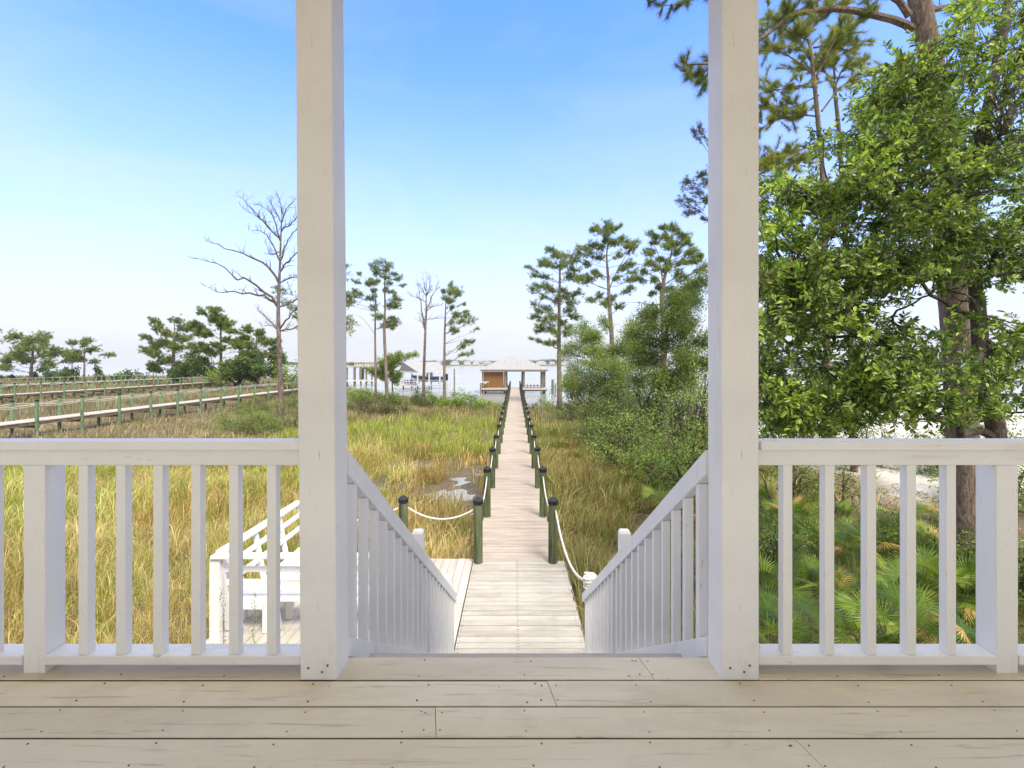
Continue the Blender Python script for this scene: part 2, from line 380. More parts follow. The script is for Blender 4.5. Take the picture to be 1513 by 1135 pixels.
porch_rail(.952, 4.2, [PX(1489.5,1.92), PX(1489.5,1.92)+1.55], [f2(p) for p in (1157,1219,1281,1340,1399,1566,1628)], 'white porch railing right of the stair opening, in front of palmettos', 1)

# unseen porch roof, shades the porch; back edge cut short to steer the light
t = empty('porch_roof', (0,0,DZ+2.9), 'white ceiling and roof over the porch', 'roof')
m = MB(); m.box(-4.8,4.8,-1.65,2.06,.0,.03); m.build('ceiling', WHITE_L, t)
m = MB(); m.poly([(-5,2.3,.031),(5,2.3,.031),(5,-1.8,.9),(-5,-1.8,.9),(-5,2.3,.09),(5,2.3,.09),(5,-1.8,.96),(-5,-1.8,.96)],[(0,3,2,1),(4,5,6,7),(0,1,5,4),(1,2,6,5),(2,3,7,6),(3,0,4,7)]); m.build('roof_sheet', ROOF, t)


# ------------------------------------------------------------------ stairs
st = empty('staircase', (0,2.05,0), 'wooden stairs going down from the porch between white railings', 'stairs')
nr = 15; rise = (DZ-WZ)/nr; run = rise/.631
m = MB(); 
for k in range(1, nr):
    z = DZ - k*rise; y = .005+(k-1)*run
    m.box(-.70,.80,y,y+run*.49,z-.035,z); m.box(-.70,.80,y+run*.51,y+run+.02,z-.035,z)
m.build('treads', LAND_X, st)
for x in (-.72,.80):
    m = MB(); a = (x+.01,0.01,DZ-.16); b = (x+.01,(nr-1)*run,WZ+.02); m.bar(a,b,.038,.24); m.build('stringer', WHITE_B, st)
def stair_rail(xi, sgn, label):
    """xi = inner face, sgn = direction outward"""
    t = empty('stair_railing', (xi,2.04,0), label, 'railing', 'stair railings'); s = -.628
    x0 = 0; za = DZ+.855; 
    def zr(y): return za + s*y          # top of handrail at local y
    m = MB(); e = 3.74
    def sl(m, xa, xb, ya, yb, dz0, dz1):
        xa, xb = sorted((xa, xb))
        m.poly([(xa,ya,zr(ya)+dz0),(xb,ya,zr(ya)+dz0),(xb,yb,zr(yb)+dz0),(xa,yb,zr(yb)+dz0),(xa,ya,zr(ya)+dz1),(xb,ya,zr(ya)+dz1),(xb,yb,zr(yb)+dz1),(xa,yb,zr(yb)+dz1)],
               [(0,3,2,1),(4,5,6,7),(0,1,5,4),(1,2,6,5),(2,3,7,6),(3,0,4,7)])
    sl(m, 0, sgn*.045, .0, e, -.105, 0); m.build('handrail', WHITE_B, t, bevel=.004)
    m = MB(); sl(m, sgn*.004, sgn*.044, .0, e, -.86, -.775); m.build('bottom_rail', WHITE_B, t, bevel=.003)
    def newel(y, name='newel_post'):
        m = MB(); w = .088; xa, xb = (.046, .046+w); top = zr(y)+.19; z0 = WZ-.3
        cxx = sgn*(xa+xb)/2; h = w/2
        ring = [(-h,-h),(h,-h),(h,h),(-h,h)]
        vs = [(cxx+a, y+w/2+b, z0) for a, b in ring] + [(cxx+a, y+w/2+b, top-.02) for a, b in ring] + [(cxx+a*.75, y+w/2+b*.75, top) for a, b in ring]
        m.poly(vs, [(3,2,1,0),(0,1,5,4),(1,2,6,5),(2,3,7,6),(3,0,4,7),(4,5,9,8),(5,6,10,9),(6,7,11,10),(7,4,8,11),(8,9,10,11)])
        return m.build(name, WHITE, t, bevel=.003)
    newel(1.86); newel(3.68); 
    for k in range(21):
        y = .10 + k*.172
        if abs(y-1.9) < .06 or y > 3.66: continue
        m = MB(); xc = sgn*.0243
        m.poly([(xc-.019,y-.019,zr(y)-.785),(xc+.019,y-.019,zr(y)-.785),(xc+.019,y+.019,zr(y)-.785),(xc-.019,y+.019,zr(y)-.785),
                (xc-.019,y-.019,zr(y)-.10),(xc+.019,y-.019,zr(y)-.10),(xc+.019,y+.019,zr(y)-.10),(xc-.019,y+.019,zr(y)-.10)],
               [(0,3,2,1),(4,5,6,7),(0,1,5,4),(1,2,6,5),(2,3,7,6),(3,0,4,7)]); m.build('baluster', WHITE, t)
    return t, zr
stair_rail(-.69, -1, 'white sloping stair railing on the left side of the stairs')
tr, zrR = stair_rail(.79, 1, 'white sloping stair railing on the right, rope tied to its lower post')

# ------------------------------------------------------------------ landing
land = empty('landing', (0,7.5,WZ), 'whitewashed board landing at the foot of the stairs', 'deck', kind='structure')
m = MB(); nl = MB(); y = 5.5
while y < 9.60:
    y1 = min(y+.142, 9.62); r = random.random(); e = random.uniform(-.012,.012)
    m.box(-.815+e*0, .965+e, y-7.5, y1-7.5-.006, -.038, random.uniform(-.002,.002), r); 
    for x in (-.78,.03,.045,.92):
        for yy in (y+.03, y+.11): nl.lathe([(.006,-.004),(.006,.0015)], (x+random.uniform(-.012,.012), yy-7.5, .002), 6)
    y += .146
m.build('landing_boards', LAND_X, land)
m = MB(); x = -4.32
while x < -.84:
    r = random.random(); m.box(x, min(x+.139,-.822), 6.1-7.5, 9.72-7.5+random.uniform(-.01,.01), -.04, random.uniform(-.003,.001), r)
    for yy in (6.3,7.1,7.9,8.7,9.6):
        for d in (.03,.11): nl.lathe([(.006,-.004),(.006,.0015)], (x+d, yy-7.5+random.uniform(-.01,.01), .002), 6)
    x += .1455
m.build('side_boards', LAND_Y, land); nl.build('nail_heads', NAIL, land)
m = MB()
for yy in (-1.3,-.5,.4,1.3,2.05): m.box(-4.28,.93,yy,yy+.04,-.25,-.043)
m.box(-4.34,-4.322,-1.4,2.22,-.2,.0); m.box(.967,.99,-2,2.1,-.2,-.01)
for x in (-4.2,-2.6,-.9,.85):
    for yy in (-1.2,.45,1.9): m.box(x-.05,x+.05,yy-.05,yy+.05,-.95,-.2501)
m.build('framing', BEAM, land)

# corner bench: backs lean outward on the near and the left edge of the landing
def bench(name, x0, x1, rz, loc, label, sx1=None):
    t = empty(name, loc, label, 'bench', 'white benches on the landing', rz=rz)
    Lh = x1-x0
    m = MB(); m.box(x0,x1,-.04,.11,1.16,1.20); m.build('cap_rail', WHITE_L, t, bevel=.004)
    for z0, z1, y in ((.93,1.01,.085),(.72,.80,.14)):
        m = MB(); m.box(x0+.03,x1-.03,y,y+.035,z0,z1); m.build('back_slat', WHITE_L, t, bevel=.003)
    for k in range(3):
        m = MB(); y0 = .24+k*.15; m.box(x0+.02,(sx1 or x1-.02),y0,y0+.138,.44,.478); m.build('seat_board', WHITE_L, t, bevel=.003)
    m = MB(); m.box(x0+.02,(sx1 or x1-.02),.685,.72,.36,.438); m.build('seat_fascia', WHITE_L, t, bevel=.003)
    n = max(2, int(Lh/.75)); 
    for k in range(n+1):
        x = x0+.09+(Lh-.18)*k/n
        m = MB(); m.bar((x,.055,1.158),(x,.27,.03),.09,.05,up=(0,1,.2)); m.build('back_leg', WHITE_B, t, bevel=.002)
        m = MB(); m.box(x-.045,x+.045,.60,.68,0.001,.437); m.build('front_leg', WHITE_B, t, bevel=.002)
        m = MB(); m.box(x-.019,x+.019,.22,.598,.33,.437); m.build('seat_support', WHITE_B, t)
    return t
bx0 = -4.22
bench('corner_bench', 0, 2.3, 0, (bx0,6.82,WZ), 'white slatted bench along the near edge of the landing')
b2 = bench('corner_bench', -2.72, 0-.16, PI*1.5, (bx0-.0,6.82,WZ+.004), 'white slatted bench along the left edge of the landing', sx1=-.74)
cp = empty('bench_post', (bx0+.045,6.86,WZ), 'white square post at the corner where the two benches meet', 'post')
m = MB(); m.box(-.07,.07,-.05,.03,-.9,1.155); m.build('post', WHITE_B, cp, bevel=.004)

# ------------------------------------------------------------------ boardwalks
def rope(m, a, b, sag, r=.013, n=9, sides=6):
    a = Vector(a); b = Vector(b)
    m.tube([a.lerp(b, k/n) - Vector((0,0,sag*4*(k/n)*(1-k/n))) for k in range(n+1)], r, sides, r=.5)
def make_piling(parent, mat, loc, h, depth, rad=.088, cap=True, n=14, seed=0):
    m = MB(); rr = random.Random(seed)
    prof = []
    for k in range(8):
        z = -depth + (h+depth)*k/7; prof.append((rad*(1.04-.06*k/7)*(1+rr.uniform(-.015,.015)), z))
    m.lathe(prof, (0,0,0), n); o = m.build('piling', mat, parent, smooth=False, loc=loc)
    if cap:
        c = MB(); R = rad*1.10
        c.lathe([(R,h-.055),(R*1.03,h-.05),(R*1.03,h+.005),(R*1.12,h+.006),(R*1.12,h+.02),(R*.75,h+.05),(R*.06,h+.092)], (0,0,0), n)
        c.build('piling_cap', BLACK, o)
    return o
bw = empty('boardwalk', (0,9.6,WZ), 'long weathered boardwalk running straight from the landing to the boathouse', 'boardwalk')
m = MB(); y = 9.62
while y < 75.6:
    e = random.uniform(-.015,.015); e2 = random.uniform(-.015,.015)
    m.box(-.79+e,.79+e2, y-9.6, y+.1385-9.6, -.038, random.uniform(-.003,.003)); y += .1445
m.build('deck_boards', WALK, bw)
m = MB()
for x in (-.72,0,.72): m.box(x-.02,x+.02,.03,66,-.24,-.042)
m.build('beams', BEAM, bw)
py = [9.54+2.86*k for k in range(23)]; vari = []
for i, yy in enumerate(py):
    for sx in (-1,1):
        x = sx*.705 + random.uniform(-.015,.015); h = 1.19 + random.uniform(-.03,.03)
        if i == 0 and sx == 1: x = .735
        if len(vari) < 5:
            o = make_piling(bw, PILE, (x,yy-9.6,0), 1.19, 1.2, .088, seed=len(vari)); vari.append(o)
        else:
            o = clone(random.choice(vari), (x+0,yy-9.6,h-1.19), bw, random.uniform(0,6)); o.rotation_euler.x = random.uniform(-.014,.014); o.rotation_euler.y = random.uniform(-.014,.014)
for x in (-2.2,-4.05):
    clone(vari[0 if x > -3 else 1], (x,9.66-9.6,0), bw, 1.0)
for sx in (-1,1):
    for i in range(len(py)-1):
        m = MB(); z = 1.02
        rope(m, (sx*.705+sx*.0,py[i]-9.6+.08,z), (sx*.705,py[i+1]-9.6-.08,z), .20, .016); m.build('rope', ROPE, bw, smooth=True)
m = MB(); rope(m, (-.79,9.56-9.6,1.03), (-2.11,9.66-9.6,1.03), .21, .018, 14, 8); m.build('rope', ROPE, bw, smooth=True)
m = MB(); rope(m, (-2.29,9.66-9.6,1.03), (-3.97,9.66-9.6,1.03), .25, .018, 12, 8); m.build('rope', ROPE, bw, smooth=True)
# rope from the first right piling down to the stair newel, then wound round it
nx_, ny_ = .79+.09, 2.04+3.68+.044
rp = empty('rope', (nx_,ny_,0), 'cream rope from the first right piling, wound round the stair post', 'rope')
m = MB(); zt = zrR(3.68)+.10
a = Vector((.735+.05-nx_, 9.46-ny_, WZ+1.03)); b = Vector((-.052,.05,zt))
rope(m, a, b, .30, .018, 20, 8); m.build('rope_span', ROPE, rp, smooth=True)
m = MB(); pts = []
for k in range(4*16+1):
    an = 2*PI*k/16+2.4; s = .064+.004*math.sin(k*.9)
    q = max(abs(math.cos(an)), abs(math.sin(an))); pts.append((math.cos(an)*s/q**.55, math.sin(an)*s/q**.55, zt-.055+.034*k/16))
m.tube(pts, .0175, 8); m.build('rope_coil', ROPE, rp, smooth=True)

def side_walk(X, y0, y1, posts, sp, label, w=1.6, z=1.07, rows=(1,1), cap=.03, two=True, rot=0):
    t = empty('boardwalk', (X,y0,z), label, 'boardwalk'); m = MB(); y = 0
    while y < y1-y0: m.box(-w/2+random.uniform(-.02,.02), w/2+random.uniform(-.02,.02), y, y+.28, -.045, random.uniform(-.004,.006)); y += .29
    m.build('deck_boards', GREYW, t)
    m = MB(); m.box(w/2-.08,w/2-.03,0,y1-y0,-.26,-.047); m.box(-w/2+.03,-w/2+.08,0,y1-y0,-.26,-.047)
    m.build('beams', BEAM, t)
    v = None; ps = []
    y = posts
    while y < y1:
        for sx in (-1,1):
            l = (sx*(w/2-.02), y-y0, 0)
            if v is None: v = make_piling(t, PILE_P, l, 1.27, 1.3, .10, cap=False, n=8, seed=3); m = MB(); m.lathe([(.108,1.2),(.108,1.29),(.07,1.33)],(0,0,0),8); m.build('piling_cap', BLACK, v)
            else: clone(v, (l[0],l[1],random.uniform(-.05,.05)), t, random.uniform(0,6))
        ps.append(y-y0); y += sp
    for sx in (-1,1):
        m = MB()
        for a, b in zip(ps[:-1], ps[1:]):
            rope(m, (sx*(w/2-.02),a,1.08), (sx*(w/2-.02),b,1.08), .10, .014, 5, 4)
            if two: rope(m, (sx*(w/2-.02),a,.98), (sx*(w/2-.02),b,.98), .10, .012, 5, 4)
        m.build('rope', ROPE, t)
    m = MB()
    for a in ps: m.box(-w/2-.12,w/2+.12,a-.05,a+.05,-.42,-.261)
    m.build('cross_beams', BEAM, t)
    return t
side_walk(-30.7, 20, 86, 21.1, 3.2, 'nearest of the three boardwalks crossing the left marsh, with green posts')
side_walk(-58.7, 40, 96, 41.2, 3.12, 'middle of the three boardwalks crossing the left marsh', two=False)
side_walk(-84.8, 60, 118, 61.3, 3.1, 'farthest of the three boardwalks crossing the left marsh', two=False)
# little white pier railing at the end of the middle walk
t = empty('pier_railing', (-58.7,96,1.07), 'small white railing at the far end of the middle boardwalk', 'railing')
for k in range(6):
    m = MB(); m.box(k*1.1-.08,k*1.1+.08,-.08,.08,-1,1.5); m.build('rail_post', TRIM, t)
for z in (.5,1.0,1.45):
    m = MB(); m.box(-.1,5.7,-.12,-.082,z,z+.12); m.build('rail', TRIM, t)
m = MB(); m.box(-.3,6,-.2,3,-.1,0); m.build('deck_boards', GREYW, t)

# ------------------------------------------------------------------ boathouse at the end of the boardwalk
def hip(m, x0, x1, y0, y1, z0, z1, rx0, rx1, ry, th=.12):
    vs = [(x0,y0,z0),(x1,y0,z0),(x1,y1,z0),(x0,y1,z0),(rx0,ry,z1),(rx1,ry,z1)]
    m.poly(vs, [(0,1,5,4),(2,3,4,5),(1,2,5),(3,0,4),(0,3,2,1)])
BY = 78.0
bh = empty('boathouse', (0,BY,WZ), 'boathouse with a pale grey hip roof and brown plank wall at the boardwalk end', 'boathouse')
X = lambda px: PX(px, BY)
Z = lambda py: CZ-(py-HY)/F*BY - WZ
m = MB(); hip(m, X(709),X(809.7),-.6,8.6,Z(546.3),Z(526.3),X(747),X(770),4.0); m.build('roof', ROOF, bh)
m = MB()
for k in range(14):      # standing seams
    xx = X(709)+(X(809.7)-X(709))*(k+.5)/14; xr = min(max(xx, X(747)), X(770)); tt = 1-min(1, abs(xx-xr)/(X(747)-X(709)))
    m.bar((xx,-.6,Z(546.3)+.03),(xx,-.6+4.6*tt,Z(546.3)+(Z(526.3)-Z(546.3))*tt+.03),.04,.04)
m.build('roof_seams', ROOF, bh)
m = MB(); m.box(X(709),X(809.7),-.66,-.602,Z(547.6),Z(546.2)); m.build('eave_board', BEAM, bh)
m = MB(); m.box(X(711),X(808),-.25,-.05,Z(549.3),Z(547.7)); m.build('header', TRIM, bh)
m = MB(); m.box(X(714.3),X(743.8),.0,.10,.02,Z(549.6)); m.build('plank_wall', CEDAR, bh)
m = MB()
for k in range(13): xx = X(714.5)+(X(743.6)-X(714.5))*k/12; m.box(xx-.02,xx+.02,-.03,-.001,.03,Z(550))
m.build('wall_battens', CEDAR, bh)
for a, b in ((712,714.1),(744,748.6),(771.8,775.6),(801.5,804),(804.3,806.8)):
    m = MB(); xm = (X(a)+X(b))/2; rr = (X(b)-X(a))/2
    m.lathe([(rr,-1.6),(rr*.98,0),(rr*.92,Z(549.4))], (xm,-.02 if a<804.2 else 1.2,0), 9); m.build('post', PILE_G, bh)
for a in (713,747,773,804):
    m = MB(); m.lathe([(.2,-1.6),(.2,0),(.18,Z(549.4))], (X(a),7.8,0), 8); m.build('post', PILE_G, bh)
m = MB(); yy = -1.0
while yy < 8: m.box(X(711),X(751) if not (-2 < yy < .9) else X(797),yy,yy+.27,-.05,random.uniform(0,.01)); yy += .28
m.build('deck_boards', WALK, bh)
m = MB(); yy = -1.0
m.box(X(771),X(808),-1.0,-.2,-.12,-.051); m.box(X(770.8),X(809),-.19,1.0,-.052,.0)
m.box(X(711),X(751),-1.06,-1.01,-.28,-.02); m.box(X(770.8),X(809),-1.06,-1.01,-.28,-.02); m.build('deck_fascia', GREYW, bh)
m = MB(); m.box(X(711.5),X(750),-.9,7.9,-.55,-.30); m.box(X(772),X(808),-.9,1.0,-.5,-.30); m.build('beams', BEAM, bh)
m = MB(); m.box(X(776),X(801),-.35,-.27,.28,.40); m.box(X(776),X(801),-.35,-.27,.10,.16)
for k in range(5): xx = X(779+5*k); m.box(xx-.06,xx+.06,-.262,-.17,0.001,.62)
m.build('low_rail', BEAM, bh)
t = empty('cleaning_table', (X(717.2),BY-.75,WZ), 'small white fish cleaning table in front of the boathouse plank wall', 'table')
m = MB(); m.box(-.6,.6,-.22,.22,.86,.98); m.build('table_top', HULLW, t, bevel=.02)
m = MB(); m.box(-.12,.18,-.15,.15,.68,.858); m.build('basin', HULLW, t)
for sx in (-.5,.5):
    m = MB(); m.box(sx-.05,sx+.05,-.05,.05,0,.859); m.build('leg', PILE_G, t)
for k, (a, lab) in enumerate(((711,'thin grey mooring pile at the left corner of the boathouse deck'),(816.3,'leftmost mooring pile standing in the water right of the boathouse'),(820.6,'thin mooring pile standing just right of the others by the boathouse'))):
    t = empty('mooring_pile', (X(a),BY-1.3+k*.6,0), lab, 'pile'); m = MB(); r = (.12,.24,.10)[k]
    m.lathe([(r,-1),(r,.8),(r*.9,CZ-((566,560.5,568)[k]-HY)/F*BY)], (0,0,0), 8); m.build('pile', PILE_G, t)

# ------------------------------------------------------------------ second boathouse with a boat, and the two-level dock
B2 = 92.0
t = empty('boathouse', (0,B2,0), 'open boathouse with grey gable roof and white posts sheltering a boat', 'boathouse')
X2 = lambda px: PX(px, B2); Z2 = lambda py: CZ-(py-HY)/F*B2
x0, x1 = X2(595.8), X2(665); ze = Z2(548.3); zr_ = Z2(534.8)
m = MB()
# ridge runs left to right and turned a little: gable seen on the left
A = (X2(583),3.5,ze); B = (x0,0,zr_); C = (X2(620),-2.4,ze); D = (X2(641),3,zr_); E = (X2(666),-.2,ze); G = (X2(640),6.5,ze)
m.poly([B,C,E,D,A,G],[(0,1,2,3),(0,3,5,4),(3,2,5)]); m.build('roof', ROOF, t)
m = MB(); m.poly([tuple(np.array(A)+(.1,.02,-.02)),tuple(np.array(C)+(-.15,.1,-.02)),tuple(np.array(B)+(.02,.1,-.15))],[(0,1,2)]); m.build('gable', SIDING, t)
m = MB(); m.bar((X2(592),1.1,ze-.15),(X2(621),-2.3,ze-.15),.12,.25); m.bar((X2(621),-2.35,ze-.14),(X2(666),-.3,ze-.14),.12,.16)
m.bar(B,C,.1,.12); m.build('trim', TRIM, t)
for a, yy in ((594.5,.8),(620.6,-2.2),(636.2,-1.5),(651,-.9),(664.5,-.4),(600,5),(630,5.5),(655,5)):
    m = MB(); m.box(X2(a)-.11,X2(a)+.11,yy-.11,yy+.11,-1,ze-.05); m.build('post', TRIM, t)
m = MB(); m.box(X2(589),X2(668),-2.6,-1.7,.55,.72); m.build('dock_edge', GREYW, t)
m = MB(); m.box(X2(589),X2(612),-1.69,4,.5,.70); m.build('dock_boards', GREYW, t)
m = MB(); m.box(X2(590),X2(611),2,2.1,.9,1.1); m.box(X2(590),X2(611),2,2.1,1.35,1.5)
for k in range(6): m.box(X2(591+4*k)-.07,X2(591+4*k)+.07,1.9,1.99,.7,1.6)
m.build('dock_rail', TRIM, t)
# boat on its lift
bt = empty('boat', (X2(634),B2+.9,1.15), 'white motorboat with a blue band hanging under the left boathouse', 'boat')
def hull(m, zs, L_, sc=1.0):
    secs = []
    for k in range(13):
        u = k/12; x = L_*(u-.5); b = 1.1*sc*(1 - (max(0, .55-u)/.55)**2.2)*(1 if u < .95 else .97)+.02
        secs.append((x, b))
    vs = []
    for x, b in secs:
        u = x/L_+.5; rise = .35*(max(0, .5-u)*2)**2
        for (fz, fb) in zs:
            vs.append((x - (.5*fz if u < .1 else 0), -b*fb, fz + rise*(1 if fz > .1 else .6)))
        for (fz, fb) in reversed(zs):
            vs.append((x - (.5*fz if u < .1 else 0), b*fb, fz + rise*(1 if fz > .1 else .6)))
    n = 2*len(zs); fs = [(i*n+k, (i+1)*n+k, (i+1)*n+(k+1)%n, i*n+(k+1)%n) for i in range(12) for k in range(n)]
    fs += [tuple(range(n)), tuple(12*n+k for k in range(n-1,-1,-1))]; m.poly(vs, fs)
m = MB(); hull(m, [(0,.12),(.3,.82),(.45,.90)], 6.0); m.build('hull', HULLW, bt, smooth=False)
m = MB(); hull(m, [(.451,.905),(.98,1.0)], 6.1); m.build('blue_band', BLUE, bt)
m = MB(); hull(m, [(.981,1.02),(1.08,1.0)], 6.15); m.build('gunwale', HULLW, bt)
m = MB(); m.box(-.6,.5,-.45,.45,1.0,1.75); m.build('console', HULLW, bt); m = MB(); m.poly([(-.75,-.5,1.76),(-.75,.5,1.76),(-.35,.5,2.2),(-.35,-.5,2.2)],[(0,1,2,3)]); m.build('windshield', GLASS, bt)
m = MB(); m.box(3.02,3.4,-.25,.25,.3,1.5); m.build('outboard_motor', BLACK, bt)
m = MB(); m.bar((-2.2,-1.2,-.15),(-2.2,1.4,-.15),.2,.2); m.bar((1.8,-1.2,-.15),(1.8,1.4,-.15),.2,.2); lift = m.build('lift_beams', METAL, t); lift.location = (X2(634),.9,1.1)
# lone pile
t = empty('mooring_pile', (PX(671.3,86),86,0), 'lone dark mooring pile between the two boathouses', 'pile'); m = MB(); m.lathe([(.13,-1),(.13,1),(.11,CZ-(545-HY)/F*86)],(0,0,0),8); m.build('pile', PILE_G, t)
# two-level dock
B3 = 105.0; X3 = lambda px: PX(px, B3); Z3 = lambda py: CZ-(py-HY)/F*B3
t = empty('two_level_dock', (0,B3,0), 'two level pale dock with rails on its upper deck, far left of the boathouses', 'dock')
m = MB(); m.box(X3(528),X3(560),-2,4,Z3(541.8),Z3(538.2)); m.build('upper_deck', GREYW, t)
m = MB(); m.box(X3(510),X3(528)-.02,-1,3,Z3(543),Z3(541.6)); m.build('flat_roof', GREYW, t)
for a in (514.5,525,528.7,537,545,553,559):
    m = MB(); m.box(X3(a)-.14,X3(a)+.14,-1.9 if a>526 else -.8,-1.65 if a>526 else -.55,-1,Z3(542)-.02); m.build('post', PILE_G, t)
m = MB(); m.box(X3(528),X3(560),-1.9,-1.84,Z3(531.2),Z3(530.6)); m.box(X3(528),X3(560),-1.9,-1.84,Z3(535),Z3(534.6))
for k in range(9): m.box(X3(528+4*k)-.05,X3(528+4*k)+.05,-1.98,-1.905,Z3(538.1),Z3(530.7))
m.build('railing', TRIM, t)
m = MB(); m.box(X3(508),X3(590),-2.2,-1.2,.9,1.15); m.build('lower_deck', TRIM, t)
m = MB(); m.box(X3(531),X3(536),0,1,1.2,Z3(544)); m.build('locker', BEAM, t)

# ------------------------------------------------------------------ far shore: land, woods and houses
m = MB()
def shoreY(x): return 760 + 120*math.sin(x*.0021+.6) + max(0, -x-250)*1.1
pts = [(-1800+60*k) for k in range(62)]
vs = []
for x in pts:
    y = shoreY(x); vs += [(x,y,WATER_Z-.2),(x,y+4,1.0),(x,y+90,2.2),(x,y+420,3)]
m.poly(vs, [(i*4+k, (i+1)*4+k, (i+1)*4+k+1, i*4+k+1) for i in range(61) for k in range(3)])
GRN = m_noise('shore_ground', [(.3,(.16,.17,.09)),(.7,(.34,.31,.22))], .03)
tag(m.build('far_shore', GRN), 'low far shore across the bay', 'shore', kind='structure')
nW = 1500; wx = RNG.uniform(-1700,1700,nW); wy = np.array([shoreY(x) for x in wx]) + RNG.uniform(16,90,nW)
wh = 1.45*(5.0+4.5*fbm(wx, wy*0, 90, 21)+RNG.uniform(-1,1.2,nW)) * np.where(wx < -160, .62, 1); k = 70
ii = np.repeat(np.arange(nW), k); u = rvec(nW*k); rad = RNG.random((nW*k,1))**.35
c3 = np.stack([wx[ii], wy[ii], wh[ii]*.58], 1) + u*rad*np.stack([4+wh[ii]*.35, 4+wh[ii]*.3, wh[ii]*.45], 1)
c3[:,2] = np.maximum(c3[:,2], .6)
colr = pal(nW, [(.09,.12,.055),(.12,.145,.06),(.07,.105,.055)], .15)[ii]
o = leaves('far_woods', c3, rvec(nW*k), rvec(nW*k), 1.6, 1.3, colr, LEAFF)
tag(o, 'low woods along the far shore across the bay', 'woods', kind='stuff')
HW = [m_noise('house_wall', [(.3,(.70,.68,.64)),(.7,(.78,.76,.73))], .3), m_noise('house_wall_warm', [(.3,(.62,.56,.48)),(.7,(.70,.64,.56))], .3)]
hs = [(671.5,12,0,'white shore house with a tan roof just right of the two centre pines'),(690,9,0,'white shore house left of the hip roofed boathouse, next to the tallest far trees'),
      (702.5,8,0,'small white house standing on the far shore beside the left eave of the boathouse'),(720,13,1,'cream house with a wide roof just above the left roof slope of the boathouse'),
      (799.5,15,0,'long white house above the right roof slope of the boathouse'),(816,9,1,'low cream house right of the boathouse roof on the far shore'),(833,8,0,'white house on the far shore directly right of the slender pine trunk'),
      (648,8,1,'small cream house on the far shore behind the leaning bare tree'),(1275,12,0,'pale house on the far shore glimpsed through the oak branches')]
for px, wpx, k, lab in hs:
    Y = 745+ (px%7)*2; x = PX(px, Y); Yb = shoreY(x)+5
    x = PX(px, Yb); w = M(wpx, Yb)*.5; t = empty('shore_house', (x,Yb,.9), lab, 'house', 'houses on the far shore')
    h = 5.6 if k == 0 else 4.6
    m = MB(); m.box(-w,w,0,9,1.2,h); m.build('wall', HW[k], t)
    m = MB(); hip(m, -w-.6,w+.6,-.8,9.8,h+.003,h+2.2,-w*.45,w*.45,4.5); m.build('roof', ROOF, t)
    nw = max(2, int(w/1.4))
    for q in range(nw):
        xx = -w+2*w*(q+.5)/nw; m = MB(); m.box(xx-.45,xx+.45,-.06,-.003,2.3,3.8); m.build('window', GLASS, t)
    m = MB()
    for q in range(nw+1): xx = -w+.2+(2*w-.4)*q/nw; m.box(xx-.15,xx+.15,.1,.4,-.8,1.199)
    m.build('stilts', TRIM, t)
    m = MB(); m.box(-w,w,-2,-.07,1.9,2.1); m.build('porch', TRIM, t)

# ------------------------------------------------------------------ trees
def limb_pts(a, b, rise, n=7, wob=.03):
    a = Vector(a); b = Vector(b); d = b-a; L_ = d.length
    c = a.lerp(b, .5) + Vector((0,0,rise*L_)); out = []
    for k in range(n+1):
        t = k/n; p = a*(1-t)**2 + c*2*t*(1-t) + b*t*t
        if 0 < k < n: p = p + Vector((random.gauss(0,1),random.gauss(0,1),random.gauss(0,1)))*L_*wob
        out.append(p)
    return out
def resample(pts, n):
    pts = [Vector(p) for p in pts]; ds = [0]
    for a, b in zip(pts[:-1], pts[1:]): ds.append(ds[-1]+(b-a).length)
    out = []
    for k in range(n+1):
        s = ds[-1]*k/n; i = max(j for j in range(len(ds)) if ds[j] <= s+1e-9); i = min(i, len(pts)-2)
        t = (s-ds[i])/max(ds[i+1]-ds[i], 1e-9); out.append(pts[i].lerp(pts[i+1], t))
    return out
def smooth_path(pts, n):
    pts = [Vector(p) for p in pts]
    if len(pts) < 3: return resample(pts, n)
    q = [pts[0]*2-pts[1]] + pts + [pts[-1]*2-pts[-2]]; out = []; m = len(pts)-1
    for k in range(n+1):
        u = m*k/n; i = min(int(u), m-1); t = u-i; a, b, c, d = q[i:i+4]
        out.append(.5*((2*b) + (c-a)*t + (2*a-5*b+4*c-d)*t*t + (3*b-a-3*c+d)*t**3))
    return out
PINE_FAR = [(.18,.25,.07),(.24,.31,.085),(.12,.175,.05),(.31,.34,.11)]
PINE_NEAR = [(.12,.16,.05),(.19,.23,.07),(.26,.29,.09),(.09,.12,.04)]
OAK = [(.135,.205,.035),(.20,.28,.05),(.085,.14,.03),(.30,.37,.075),(.05,.085,.025)]
OAK_FAR = [(.20,.26,.075),(.26,.32,.09),(.14,.19,.055),(.33,.36,.12)]
BRIGHT = [(.24,.34,.06),(.33,.43,.085),(.17,.27,.05)]

